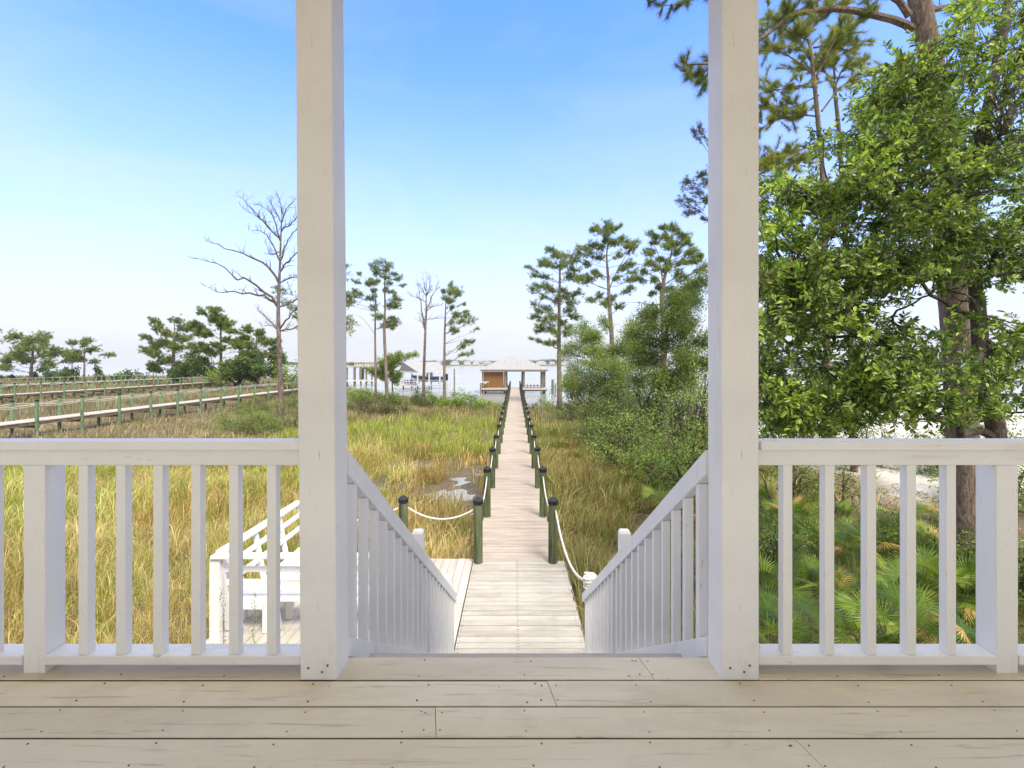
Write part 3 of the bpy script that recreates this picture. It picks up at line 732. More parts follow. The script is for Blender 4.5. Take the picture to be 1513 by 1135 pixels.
def needles(t, tips, dirs, K, ln, wd, cols, name='needles'):
    n = len(tips); tips = np.array([tuple(p) for p in tips]); dirs = unit(np.array([tuple(d) for d in dirs]))
    ii = np.repeat(np.arange(n), K)
    base = tips[ii] - dirs[ii]*RNG.random((n*K,1))*ln*.7
    D = unit(dirs[ii]*.55 + rvec(n*K)*1.0 + np.array([[0,0,.25]]))
    C = pal(n, cols, .18)[ii]*(1+RNG.normal(size=(n*K,1))*.10); C = np.clip(C, .005, 1)
    return leaves(name, base, D, rvec(n*K), ln*RNG.uniform(.7,1.15,n*K), wd, C, NEEDLE, t, 'tri')
def leafcloud(t, tips, K, spread, ln, wd, cols, mat, shape='diamond', name='leaves', dirs=None, brown=.0, up=.45):
    n = len(tips); tips = np.array([tuple(p) for p in tips]); ii = np.repeat(np.arange(n), K)
    off = rvec(n*K)*RNG.random((n*K,1))**.5*spread
    D = unit(off/spread + rvec(n*K)*.6); Nn = unit(rvec(n*K)*.8 + np.array([[0,-.25,up*1.6]]))
    C = pal(n, cols, .15)[ii]*(1+RNG.normal(size=(n*K,1))*.16)
    if brown: 
        bm = RNG.random(n*K) < brown; C[bm] = np.array([.24,.13,.05])*RNG.uniform(.6,1.2,(bm.sum(),1))
    return leaves(name, tips[ii]+off, D, Nn, ln*RNG.uniform(.65,1.2,n*K), wd*RNG.uniform(.75,1.2,n*K), np.clip(C,.005,1), mat, t, shape)

def tree(name, label, cat, Y, trunk, r0, clumps, kind='pine', group=None, bark=None, mats=None, dens=1.0, K=12, ln=.28, wd=.035,
         cols=None, grow=1.0, slope=.35, depth=1.0, extra=(), base_z=None, twig=.012, subs=9, leaf=(.10,.05), spread=.3, mat=None, shape='diamond', brown=0, ntr=14, r1=.12, limbr=.30):
    """trunk: photo points; clumps: (px, py, rx px, ry px[, dY]) at distance Y: each clump is carried by its own limb"""
    tp = [P(a, b, Y) for a, b in trunk]; tp[0].z = hterr(np.array(tp[0].x), np.array(Y)).item()-.1 if base_z is None else base_z
    org = tp[0].copy(); t = empty(name, org, label, cat, group)
    path = smooth_path([p-org for p in tp], ntr); n = len(path)
    rad = [r0*(1-(1-r1)*(k/(n-1))**.9)*(1.25 if k == 0 else 1) for k in range(n)]
    tm = MB(); tm.tube(path, rad, 9 if r0 > .15 else 7); lm = MB(); tips = []; dirs = []
    for c in clumps:
        px, pyy, rx, rz = c[:4]; dY = c[4] if len(c) > 4 else random.uniform(-1,1)*depth*M(40, Y)
        cen = P(px, pyy, Y) - org; cen.y += dY; Rx, Rz = M(rx*1.22*grow, Y), M(rz*1.55*grow+1, Y)
        hd = math.hypot(cen.x-path[-1].x, cen.y); best = None
        for k in range(2, n):
            p = path[k]; dz = cen.z-p.z; h = math.hypot(cen.x-p.x, cen.y-p.y); s = abs(dz - slope*h) + .15*h
            if best is None or s < best[0]: best = (s, k)
        k = best[1]; a = path[k]
        lp = limb_pts(a, cen, random.uniform(-.02,.14), 7, .025); lr = max(rad[k]*limbr*.75, twig*1.4)
        lm.tube(lp, [lr*(1-.75*j/7) for j in range(8)], 5, cap=False)
        ns = max(4, int(subs*dens*(rx*rz)**.5/6.2))
        for q in range(ns):
            th = random.uniform(0, 2*PI); ph = random.uniform(-1,1); rr = random.random()**.45
            e = cen + Vector((math.cos(th)*Rx*rr*math.sqrt(1-ph*ph*.8), math.sin(th)*Rx*rr*math.sqrt(1-ph*ph*.8), ph*Rz*rr))
            s0 = lp[random.randint(4,7)]
            bp = limb_pts(s0, e, random.uniform(0,.12), 3, .04); lm.tube(bp, [twig*1.4,twig*1.1,twig*.8,twig*.5], 3, cap=False)
            d = (e-s0).normalized(); nt_ = random.randint(3,5)
            for w_ in range(nt_):
                tt = .35+.65*w_/max(1,nt_-1); p = s0.lerp(e, tt) + Vector((random.gauss(0,1),random.gauss(0,1),random.gauss(0,.7)))*Rx*.27*(1 if w_ < nt_-1 else .3)
                tips.append(p); dirs.append((d + Vector((0,0,.5))).normalized())
    for e in extra:    # bare limbs, photo polylines
        pp = [P(a,b,Y)-org for a,b in e]; pp[0] = min(path, key=lambda q: (q-pp[0]).length).copy(); pp = smooth_path(pp, 8); yo = random.uniform(-1,1)
        for j, p in enumerate(pp): p.y += yo*M(14,Y)*j/8
        r = max(.02, r0*.18); lm.tube(pp, [r*(1-.8*j/8) for j in range(9)], 5, cap=False)
    tm.build('trunk', bark or BARK_F, t, smooth=True)
    if lm.v: lm.build('branches', bark or BARK_F, t)
    if tips:
        if kind == 'pine': needles(t, tips, dirs, K, ln, wd, cols or PINE_FAR)
        else: leafcloud(t, tips, K, spread, leaf[0], leaf[1], cols or OAK_FAR, mat or LEAFF, shape, brown=brown)
    return t
def Z1(o, s, pts): return [(o[0]+a/s, o[1]+b/s) for a, b in pts]
def Zc(o, s, cl): return [(o[0]+c[0]/s, o[1]+c[1]/s, c[2]/s, c[3]/s) + tuple(c[4:]) for c in cl]
G_P = 'pines on the far side of the marsh'
o5, s5 = (0,450), 5.973; o6, s6 = (200,440), 5.676; o2, s2_ = (500,370), 4.203; o3, s3 = (690,320), 3.546
far = dict(K=14, ln=.55, wd=.11, twig=.03, grow=1.03, subs=20, dens=1.0, depth=.8)
tree('pine_tree','pine cut off by the left edge of the photo','pine tree',128,[(-14,566),(-13,520),(-12,490)],.4,
     Zc(o5,s5,[(20,240,60,28),(70,275,40,20),(30,320,60,25),(-20,280,60,40),(20,430,50,28),(-40,350,60,40),(-60,420,60,30),(-20,470,60,25)]),group=G_P,**far)
tree('pine_tree','broad spreading pine on the far left shore, second from the left edge','pine tree',128,Z1(o5,s5,[(272,690),(276,560),(290,430),(285,300),(290,260)]),.45,
     Zc(o5,s5,[(285,270,70,28),(220,300,55,25),(350,310,70,30),(410,340,40,25),(170,320,45,20),(200,380,60,25),(300,370,60,28),(380,390,60,25),(450,380,45,25),
      (140,480,60,28),(200,460,55,25),(110,500,35,18),(150,550,55,16),(330,440,60,25),(420,450,60,25),(480,480,45,30),(500,410,45,25),(230,500,50,22),(400,520,60,22),(480,530,50,22),(350,570,25,12),(240,560,40,14)]),group=G_P,**far)
tree('pine_tree','small low pine between two taller pines at the left water edge','pine tree',126,Z1(o5,s5,[(632,640),(636,520),(632,400)]),.22,
     Zc(o5,s5,[(632,400,50,22),(580,430,45,25),(680,430,45,22),(545,465,35,25),(620,470,50,22),(690,485,40,20)]),group=G_P,**far)
tree('pine_tree','slim flat-topped pine right of the broad spreading pine at far left','pine tree',126,Z1(o5,s5,[(742,660),(745,520),(745,400),(750,320)]),.28,
     Zc(o5,s5,[(755,315,50,16),(700,335,35,18),(800,355,35,20),(770,390,50,20),(840,440,45,12),(710,400,35,20),(740,450,50,22),(800,450,40,16),(700,480,35,16),(780,500,35,16)]),group=G_P,**far)
tree('pine_tree','wide pine with dark clumps at the middle of the left marsh skyline','pine tree',104,Z1(o6,s6,[(312,720),(318,520),(322,380),(330,280),(325,200)]),.40,
     Zc(o6,s6,[(320,185,60,14),(260,200,45,16),(390,215,45,22),(300,240,60,20),(200,250,50,22),(410,255,35,18),(170,290,30,16),(340,300,60,18),(250,320,55,18),(180,330,40,14),
      (450,295,30,14),(400,340,50,18),(140,380,45,18),(210,370,60,18),(300,390,60,18),(470,345,35,12),(80,430,50,18),(40,465,25,12),(150,430,50,18),(400,420,55,18),(480,410,50,18),(540,400,35,16),(550,440,40,18),(250,470,55,22),(360,480,55,20),(200,510,40,20),(300,530,50,20),(180,560,40,16),(150,610,30,20),(200,600,30,18),(270,560,40,20)]),group=G_P,**far)
tree('pine_tree','tall pine with a domed top left of the big bare tree','pine tree',95,Z1(o6,s6,[(715,700),(718,500),(716,350),(716,220),(712,120)]),.34,
     Zc(o6,s6,[(710,105,45,14),(760,125,40,18),(660,125,35,16),(620,180,50,20),(700,170,55,20),(790,180,45,20),(830,215,45,18),(560,230,50,18),(640,230,60,20),(740,230,45,16),(530,270,45,20),
      (500,310,25,14),(600,285,45,14),(860,230,25,12),(690,300,40,14),(640,400,45,22),(760,360,55,22),(820,360,40,18),(600,440,40,18),(660,470,50,20),(780,420,45,20),(740,400,30,18)]),group=G_P,**far)
tree('pine_tree','light green pine with a loose crown behind the round dark oaks','pine tree',92,Z1(o6,s6,[(1005,720),(1012,480),(1015,380),(1018,300)]),.25,
     Zc(o6,s6,[(1015,265,50,18),(960,290,40,22),(1065,290,35,20),(920,330,50,24),(870,280,35,22),(980,340,45,22),(1100,370,45,30),(1040,400,60,28),(880,390,50,28),(950,400,55,25),(1130,420,40,28),(1165,360,30,22)]),group=G_P,**far)
tree('pine_tree','pine mostly hidden by the left porch column, branches poking out both sides','pine tree',60,[(472,600),(474,500),(470,400)],.3,
     [(430,432,12,8),(424,446,10,6),(436,455,10,7),(431,468,8,4),(470,395,25,10),(455,410,25,10),(495,405,22,10),(515,392,7,3),(500,440,20,9),(514,448,8,4),(512,468,9,5),(516,485,9,5),(455,470,25,9),(490,480,22,10),(428,483,9,5),(516,474,10,4)],group=G_P,K=11,ln=.32,wd=.045,twig=.02,subs=9)
near = dict(K=14, ln=.34, wd=.034, twig=.016, subs=12, depth=.7)
tree('pine_tree','thin leaning pine just right of the left column','pine tree',54,Z1(o2,s2_,[(232,960),(230,700),(228,480),(232,300),(228,250),(160,170)]),.15,
     Zc(o2,s2_,[(70,290,35,14),(120,280,45,20),(170,290,40,20),(190,340,25,22),(60,320,25,10),(170,200,25,16),(205,190,35,20),(130,205,22,10),(150,165,14,8),(190,240,22,12),(250,215,25,16),(235,180,20,10),(110,255,20,10)]),group=G_P,
     extra=[Z1(o2,s2_,[(222,490),(170,440),(120,400),(115,380)]),Z1(o2,s2_,[(230,390),(160,365),(100,350),(75,330)])],limbr=.4,**near)
tree('pine_tree','tallest pine left of the boardwalk with a full tufted crown','pine tree',54,Z1(o2,s2_,[(302,960),(298,800),(285,500),(290,350),(287,230),(295,110)]),.24,
     Zc(o2,s2_,[(285,90,40,12),(330,110,35,18),(240,115,35,20),(295,140,45,18),(350,145,25,16),(380,170,28,14),(235,150,25,14),(320,180,35,14),(330,205,28,8),(385,200,15,8),(270,240,20,16),(340,255,30,12),(330,310,40,16),(375,300,25,20),(300,330,35,14),(385,285,12,8),
      (360,340,28,12),(265,420,40,20),(320,410,40,18),(250,460,28,20),(345,440,30,16),(300,460,30,16),(280,440,30,18),(340,485,14,8)]),group=G_P,
     extra=[Z1(o2,s2_,[(283,410),(240,375),(190,365)])],**near)
tree('pine_tree','sparse pine with lopsided branches reaching right, beside the slender bare tree','pine tree',53,Z1(o2,s2_,[(660,960),(658,760),(660,520),(665,380),(668,260)]),.20,
     Zc(o2,s2_,[(690,190,14,10),(710,220,35,16),(740,250,35,18),(700,265,30,16),(665,260,15,10),(755,290,20,14),(680,310,25,16),(715,320,30,14),(700,340,25,12),(770,320,12,10),(740,405,30,18),(790,400,30,18),(700,430,25,12),(765,430,30,12),(720,485,30,14),(800,380,15,10),
      (835,435,32,14),(740,505,15,10),(865,482,14,8),(800,565,28,12),(830,560,15,8),(795,600,22,18),(825,625,18,12),(785,645,16,8),(740,390,20,10)]),group=G_P,
     extra=[Z1(o2,s2_,[(665,490),(720,460),(790,440),(835,435)]),Z1(o2,s2_,[(665,515),(730,490),(820,455)]),Z1(o2,s2_,[(662,590),(710,572),(770,555)])],slope=.5,**near)
tree('pine_tree','slender pine right beside the boardwalk, its trunk base in straw grass','pine tree',47.7,Z1(o3,s3,[(485,1030),(483,800),(482,560),(485,380),(488,260),(490,200)]),.28,
     Zc(o3,s3,[(490,185,40,12),(430,190,35,12),(540,190,40,14),(400,220,25,14),(460,220,40,16),(520,230,40,18),(570,240,40,22),(430,250,35,14),(320,280,20,10),(345,300,28,12),(380,265,25,12),(480,270,40,14),(560,280,40,18),(590,310,35,16),(620,300,28,14),(540,310,40,16),
      (400,305,30,14),(335,380,28,16),(370,375,28,14),(420,370,30,14),(405,405,20,10),(440,385,25,12),(510,380,30,14),(340,460,22,12),(370,490,30,16),(420,480,30,18),(470,430,40,22),(520,420,45,22),(560,440,35,22),(540,480,40,22),(580,400,25,14),(350,520,30,16),(400,545,40,18),(440,530,35,16),(370,580,25,14),(430,580,35,16),(500,560,35,18),(560,530,30,18),(540,580,25,16),(460,610,35,16),(410,665,22,12),(370,650,14,7),(460,650,30,12),(520,620,25,14),(330,640,12,5),(360,600,15,8)]),group=G_P,**near)
tree('pine_tree','tall open crowned pine, second to the right of the boardwalk','pine tree',44,Z1(o3,s3,[(770,1000),(762,700),(748,480),(738,300),(732,200),(745,100)]),.27,
     Zc(o3,s3,[(720,50,35,14),(680,45,25,12),(770,50,30,14),(790,60,20,10),(650,75,25,14),(740,80,40,14),(700,95,40,14),(760,110,35,14),(610,140,35,14),(590,175,30,12),(660,145,35,14),(690,170,30,12),(640,195,30,12),(780,140,30,14),(830,105,28,16),(870,125,30,14),(890,135,18,12),(840,160,28,12),(870,180,20,12),(690,210,30,10),(720,130,25,12),(620,230,25,12),(790,215,28,10),
      (860,250,40,20),(820,270,28,14),(900,280,20,12),(640,310,30,18),(600,330,30,14),(700,290,28,10),(790,330,25,14),(870,330,30,18),(660,300,20,14),(830,390,25,16),(700,400,25,14),(760,420,30,16),(650,430,25,12),(700,460,20,10),(740,450,25,14),(800,470,30,14)]),group=G_P,
     extra=[Z1(o3,s3,[(742,400),(700,370),(640,345),(590,370)]),Z1(o3,s3,[(748,360),(790,280),(830,210),(870,150)]),Z1(o3,s3,[(745,470),(700,440),(640,430)])],**near)
tree('pine_tree','pine with an airy crown close to the right column, twin upper limbs','pine tree',40,Z1(o3,s3,[(1030,960),(1030,600),(1020,430),(1040,300),(1070,200),(1075,120)]),.27,
     Zc(o3,s3,[(1020,60,20,14),(1080,50,30,14),(1060,80,30,14),(1110,70,25,14),(970,75,22,10),(1000,90,20,12),(1050,110,30,14),(1150,95,30,18),(1180,90,15,10),(1130,130,28,14),(1070,150,28,14),(990,120,25,12),(1160,140,25,14),(980,160,25,14),(1010,175,28,12),(1100,185,30,14),(940,190,25,12),(1150,200,30,16),(1200,180,25,14),(1000,230,28,14),(930,260,28,16),(1060,250,30,16),(1110,250,35,18),(960,280,25,14),(1180,240,28,16),(1225,280,28,30),(1020,290,28,14),(1090,310,30,16),(1160,320,35,16),(900,300,20,12),
      (950,340,25,14),(1010,370,30,18),(1080,370,35,18),(1150,390,45,20),(880,330,22,14),(960,400,25,12),(1210,210,18,40)]),group=G_P,
     extra=[Z1(o3,s3,[(1035,380),(1000,330),(940,290),(850,260)]),Z1(o3,s3,[(1035,340),(1000,200),(975,150),(960,80)]),Z1(o3,s3,[(1000,480),(960,460),(890,450),(830,450)])],**near)

# bare trees
def bare_tree(label, Y, trunk, limbs, r0, tw=1.0, mat=DEADW):
    tp = [P(a,b,Y) for a,b in trunk]; tp[0].z = 0 - .1; org = tp[0].copy()
    t = empty('bare_tree', org, label, 'dead tree'); path = smooth_path([p-org for p in tp], 20)
    m = MB(); m.tube(path, [r0*(1-.93*(k/20)**.85)*(1.2 if k == 0 else 1) for k in range(21)], 10); m.build('trunk', mat, t, smooth=True)
    lm = MB(); S = M(1, Y)
    def sub(pp, r, lev):
        for j in range(1, len(pp)):
            if lev == 0: return
            for _ in range(2 if lev > 1 else 1):
                if random.random() < .50:
                    d = (pp[j]-pp[j-1]).normalized(); u = Vector((random.gauss(0,.6),random.gauss(0,.6),random.gauss(.55,.5)))
                    e = pp[j] + (d*.8+u).normalized()*S*random.uniform(6,20)*tw*(1 if lev > 1 else .5)*(1-.3*j/len(pp))
                    q = limb_pts(pp[j], e, random.uniform(-.08,.08), 4, .05); rr = r*(1-.7*j/len(pp))*.5
                    lm.tube(q, [max(.008, rr*(1-.75*k/4)) for k in range(5)], 4, cap=False); sub(q, rr, lev-1)
    for e in limbs:
        pp = [P(a,b,Y)-org for a,b in e]; q0 = min(path, key=lambda q: (q-pp[0]).length)
        if (q0-pp[0]).length < M(16,Y): pp[0] = q0.copy()
        pp = smooth_path(pp, 12); yo = random.uniform(-1,1)
        Ltot = (pp[-1]-pp[0]).length
        for j, p in enumerate(pp):
            p.y += yo*Ltot*.45*j/12; 
            if j: p.x += random.gauss(0,.012)*Ltot; p.z += random.gauss(0,.012)*Ltot
        r = r0*.11+.0125*Ltot; lm.tube(pp, [max(.010, r*(1-.88*j/12)) for j in range(13)], 6, cap=False); sub(pp, r, 2)
    lm.build('branches', DEADT, t)
    return t
o1, s1 = (0,280), 2.987
bare_tree('large bare grey tree standing left of the left porch column', 42, Z1(o1,s1,[(1238,1005),(1240,900),(1232,700),(1228,520),(1235,350),(1240,200),(1246,70)]),
  [Z1(o1,s1,l) for l in ([(1225,520),(1160,470),(1060,455),(960,445),(880,420)],[(1222,500),(1150,425),(1080,400),(1010,350),(910,322)],[(1228,400),(1180,340),(1100,300),(1000,260),(930,228)],
   [(1238,340),(1200,230),(1160,190),(1105,185)],[(1238,230),(1190,170),(1140,120),(1085,90)],[(1190,170),(1130,100),(1095,50)],[(1240,210),(1215,120),(1170,85)],[(1240,620),(1200,600),(1125,600)],[(1230,610),(1180,570),(1128,530)],
   [(1222,745),(1160,718),(1080,715),(1020,730)],[(1250,360),(1310,295),(1400,240)],[(1245,300),(1280,210),(1340,150)],[(1245,520),(1310,480),(1400,430)],[(1245,600),(1310,540),(1400,500)],[(1250,640),(1320,600),(1420,560)],
   [(1242,150),(1270,80),(1300,60)],[(1243,180),(1310,140),(1360,90)],[(1240,120),(1235,50),(1225,35)],[(1244,130),(1210,80),(1200,55)],[(1236,280),(1200,290),(1185,230)],[(1240,400),(1290,390),(1330,400)])], .30)
bare_tree('slender bare tree with an upright fan of twigs left of the boathouse', 53, Z1(o2,s2_,[(528,960),(530,800),(540,500),(545,380),(545,260),(548,160)]),
  [Z1(o2,s2_,l) for l in ([(540,480),(520,400),(512,320),(500,250),(480,210)],[(545,420),(550,350),(580,280),(605,220),(610,160)],[(515,320),(480,290),(430,265)],[(545,440),(580,425),(650,418)],[(550,370),(590,350),(650,348)],
   [(545,300),(520,240),(480,190)],[(545,260),(530,200),(520,150)],[(548,280),(570,220),(560,160)],[(550,300),(570,250),(600,240)],[(535,480),(520,440),(500,440)])], .21, .7)

# broadleaf trees and shrubs -----------------------------------------------------------
def shrub(label, px, Y, w, h, n, leafs, cols, group=None, name='shrub', cat='shrub', mat=None, z0=None, K=14, lift=.15, bare=0, spread=None, depth=None, stem_mat=None, shape='diamond', brown=0):
    """w, h in metres; domed shrub with uneven clumps"""
    x = PX(px, Y); z = hterr(np.array(x), np.array(Y)).item()-.05 if z0 is None else z0
    t = empty(name, (x,Y,z), label, cat, group); sm_ = MB(); tips = []; dp = depth or w*.8
    nc = max(5, int(n/9)); cents = []
    for k in range(nc):
        a = random.uniform(0,2*PI); rr = random.random()**.5; el = random.random()
        cents.append((Vector((math.cos(a)*w/2*rr*.85, math.sin(a)*dp/2*rr*.85, h*(lift+(1-lift)*el*math.sqrt(max(.05,1-rr*rr*.75))*random.uniform(.75,1.08)))), random.uniform(.12,.24)*min(w,h*1.4)))
    for c, r in cents:
        b = Vector((random.gauss(0,.06)*w, random.gauss(0,.06)*dp, 0)); lp = limb_pts(b, c, random.uniform(-.05,.15), 5, .04); rad0 = .018*h+.006
        sm_.tube(lp, [rad0*(1-.8*j/5) for j in range(6)], 4, cap=False)
        for q in range(9):
            e = c + Vector((random.gauss(0,.6),random.gauss(0,.6),random.gauss(0,.5)))*r; e.z = max(e.z, .05)
            tips.append(e)
            if q % 2 == 0: sm_.tube([lp[random.randint(3,5)], e], [rad0*.25,rad0*.1], 3, cap=False)
    sm_.build('stems', stem_mat or BARK_O, t)
    leafcloud(t, tips, K, spread or .11*min(w,h), leafs[0], leafs[1], cols, mat or LEAFF, shape, brown=brown)
    return t
# left background
G_S = 'shrubs along the water edge'
DK = [(.095,.15,.045),(.13,.19,.055),(.07,.115,.035),(.17,.22,.07)]
shrub('dense dark green bush under the small low pine on the far left', 96, 122, 9.5, 4.2, 90, (.55,.4), DK, G_S, K=16)
shrub('dark bush just left of the dense bush under the small low pine', 76, 124, 4.5, 3.6, 50, (.5,.38), DK, G_S)
shrub('upright small bush alone against the water on the far left', 145, 122, 3.0, 4.2, 40, (.45,.32), DK, G_S)
shrub('low bush on the shore left of the marsh pines, rising to a point', 173, 118, 3.2, 2.9, 40, (.4,.3), BRIGHT+DK, G_S)
shrub('low wide bush against the water, left of the wide pine', 197, 115, 7.5, 3.2, 60, (.45,.32), DK, G_S)
shrub('grassy low bush at the far left by the broad pine trunk', 30, 130, 14, 1.9, 60, (.5,.3), [(.14,.15,.07),(.10,.12,.05)], G_S)
tree('oak_tree','round dark oak beneath the wide pine on the left','oak tree',96,[(284,570),(283,556),(282,545)],.22,[(270,540,9,6),(283,533,9,6),(293,540,10,6),(276,550,9,5),(290,550,10,5),(265,552,6,4),(300,546,7,5),(282,541,10,5)],'oak',K=26,leaf=(.42,.3),spread=.7,twig=.03,subs=14,cols=DK)
tree('oak_tree','large round dark oak directly left of the big bare trunk','oak tree',88,[(382,572),(381,556),(380,545)],.3,
     Zc(o6,s6,[(860,520,50,30),(930,480,60,25),(1010,470,60,22),(1090,480,60,25),(1140,530,40,35),(850,590,50,35),(930,560,60,30),(1010,540,50,25),(1090,560,50,30),(900,640,50,25),(1000,610,60,25),(1080,620,50,25),(1130,600,40,25),(820,560,40,35),(940,650,50,20)]),'oak',K=26,leaf=(.36,.26),spread=.6,twig=.03,subs=12,cols=DK)
shrub('pale yellow green willow bush between the two left pines and the round oak', 318, 93, 6, 4.6, 60, (.4,.2), BRIGHT, None, K=14)
shrub('light green tall bush behind the big bare trunk', 424, 70, 5, 6.0, 90, (.3,.2), BRIGHT+OAK_FAR, None, lift=.05)
shrub('tall leafy bush filling the gap behind the round oak', 352, 90, 6, 8.2, 90, (.4,.28), OAK_FAR, None, lift=.05)
for k, (px, Y, w, h, lab) in enumerate([(348,33,4.2,1.5,'feathery green bush left of the bare trunk foot, the leftmost of three'),(385,32,4.5,1.9,'feathery green bush in front of the bare trunk foot'),(425,34,4.5,2.1,'feathery green bush between the bare trunk and the left column'),
      (372,46,4,1.4,'small green bush below the nearest boardwalk, left of the bare trunk'),(436,50,3.5,1.6,'small bush under the nearest boardwalk beside the left column')]):
    shrub(lab, px, Y, w, h, 170, (.11,.045), [(.18,.24,.06),(.25,.31,.08),(.13,.19,.045),(.28,.30,.10)], 'feathery marsh bushes', K=26, lift=.02, spread=.26)
# centre back hedge
tree('oak_tree','leafy green tree behind the two pines in the centre left','oak tree',62,Z1((500,510),7.565,[(610,520),(600,400),(590,300)]),.14,
     Zc((500,510),7.565,[(490,140,50,35),(470,190,50,40),(600,150,45,35),(570,200,50,35),(660,170,40,30),(700,140,35,22),(750,110,45,20),(800,95,40,14),(840,115,25,10),(650,240,50,35),(560,260,50,40),(480,260,45,35),(600,320,50,40),(680,320,35,30),(450,330,40,30),(380,290,50,28),(330,270,30,20),(620,390,55,40),(500,350,45,40),(400,320,40,22)]),
     'oak',K=20,leaf=(.17,.11),spread=.32,twig=.02,subs=12,cols=BRIGHT+OAK_FAR)
hedge = [(530,50,5.0,2.3,'bright leafy bush touching the left column'),(558,52,4.5,2.0,'bush at the foot of the thin leaning pine'),(590,52,5.0,2.0,'bush at the foot of the tallest central pine'),(620,51,4.5,1.9,'dark bush at the foot of the slender bare tree'),
         (648,51,4.5,1.8,'bush at the foot of the lopsided pine'),(675,50,4.0,1.9,'yellow green bush between the lopsided pine and the boardwalk'),(702,49,3.6,1.6,'bright green bush in front of the lone mooring pile'),(722,47,3.0,1.1,'rightmost low bush of the row, next to the boardwalk'),
         (545,44,4.0,1.3,'brown green thicket in front of the leaning pine'),(575,42,4.0,1.2,'brown scrub thicket in front of the tallest central pine')]
for k, (px, Y, w, h, lab) in enumerate(hedge):
    c = [BRIGHT+OAK_FAR, OAK_FAR+DK, OAK_FAR+DK, DK+[(.14,.12,.07)], OAK_FAR, BRIGHT, BRIGHT+OAK_FAR, BRIGHT, [(.16,.14,.075),(.12,.12,.05)], [(.16,.14,.075),(.12,.12,.05)]][k]
    shrub(lab, px, Y, w, h, 120, (.14,.085), c, 'bushes behind the central marsh', K=20, lift=.02, spread=.24)
shrub('small round bush right of the boardwalk beside the boathouse', 803, 58, 1.6, 1.9, 50, (.12,.08), BRIGHT, None, K=20, lift=.1)
shrub('low yellow green bush left of the slender pine, right of the boardwalk', 814, 56, 1.8, 1.3, 40, (.12,.08), BRIGHT, None, K=20)
shrub('dark low bush at the boardwalk edge before the boathouse', 793, 56, 1.3, 1.2, 40, (.12,.07), DK, None, K=18)
# right middle distance
gm = dict(mat=LEAF)
for px, Y, w, h, lab in ((880,33,6.5,5.2,'full pale green bush mass between the slender pine and the oaks'),(930,19.5,3.2,2.9,'bright green bush under the loose spreading oak, right of the straw grass'),(905,29,4.5,3.6,'leafy bush right of the slender pine, below the spreading oak'),(970,27,5,5.0,'tall leafy bush between the loose oak and the twisting oak'),(1030,20,3.5,4.6,'tall bright bush reaching up beside the right column')):
    shrub(lab, px, Y, w, h, 330, (.10,.05), BRIGHT+OAK_FAR, None, K=22, mat=LEAF, spread=.26, lift=.12)
tree('oak_tree','loose spreading oak behind the bushes to the right of the boardwalk','oak tree',34,Z1(o3,s3,[(860,1050),(850,950),(840,820),(820,740)]),.20,
     Zc(o3,s3,[(560,680,40,20),(530,720,30,14),(620,640,30,25),(640,700,45,22),(700,720,45,22),(620,560,20,25),(650,620,20,25),(760,700,40,20),(820,680,40,25),(740,780,60,25),(650,780,55,22),(590,820,50,25),(540,850,40,20),(680,850,55,28),(780,850,55,28),(600,900,50,25),(700,920,50,25),(520,880,25,20),(850,780,50,28),(860,620,40,25),(900,560,40,25),(800,930,50,20),(560,940,30,16),(700,550,20,18),(680,600,18,14),(890,700,45,28),(560,590,14,10)]),
     'oak',K=25,leaf=(.13,.062),spread=.40,twig=.014,subs=11,cols=OAK_FAR+BRIGHT,grow=1.15,**gm)
tree('oak_tree','tall oak with dark twisting limbs left of the right column','oak tree',25,Z1(o3,s3,[(1040,1080),(1045,950),(1030,800),(1050,650),(1040,480)]),.20,
     Zc(o3,s3,[(880,610,40,25),(950,580,50,28),(1030,560,50,30),(1100,520,50,35),(1180,480,50,35),(1230,430,35,40),(1120,430,40,25),(1060,440,40,28),(980,500,40,25),(920,520,30,20),(1200,560,50,35),(1130,610,55,35),(1050,650,50,30),(960,670,50,30),(890,690,40,28),(1230,640,30,35),(1180,700,50,35),(1090,740,55,30),(1000,740,50,30),(920,760,45,28),(1150,790,50,30),(1230,770,30,35),(1050,830,50,28),(960,840,45,28),(900,850,35,25),(1130,870,50,28),(1215,860,40,30),(1020,900,45,22),(1230,350,30,30),(1160,360,35,20),(1080,460,30,20)]),
     'oak',K=23,leaf=(.11,.055),spread=.36,twig=.012,subs=11,cols=OAK_FAR+BRIGHT+OAK[:2],grow=1.1,**gm)
shrub('bright leafy bush hanging beside the right column, nearest one', 1015, 13.5, 2.5, 1.7, 150, (.085,.04), BRIGHT+OAK[:2], None, K=14, mat=LEAF, shape='leaf', spread=.15, z0=1.35, lift=.0, brown=.004)
shrub('glossy green bush below the twisting oak, right of the straw grass', 985, 16.5, 3.0, 2.6, 190, (.085,.04), BRIGHT+OAK[:2], None, K=14, mat=LEAF, shape='leaf', spread=.17, lift=.3)
shrub('feathery mid green bush midway between the slender pine and the right column', 893, 25, 3.2, 2.6, 170, (.085,.03), [(.09,.14,.04),(.12,.17,.05),(.07,.11,.035)], None, K=24, spread=.22, lift=.2, mat=LEAFF)
shrub('feathery dark bush to the right of the mid green one, under the oak', 940, 24, 3.4, 3.0, 180, (.085,.03), [(.08,.13,.035),(.11,.16,.045),(.06,.10,.03)], None, K=24, spread=.22, lift=.1, mat=LEAFF)
shrub('olive brown bush at the foot of the pines right of the boardwalk', 858, 42, 3.6, 1.9, 110, (.12,.06), [(.16,.145,.075),(.12,.13,.05)], None, K=18, lift=.05)
shrub('dark green understory bush behind the oak by the right column', 1010, 31, 8, 4.4, 420, (.14,.08), OAK_FAR+DK, None, K=22, lift=.02)
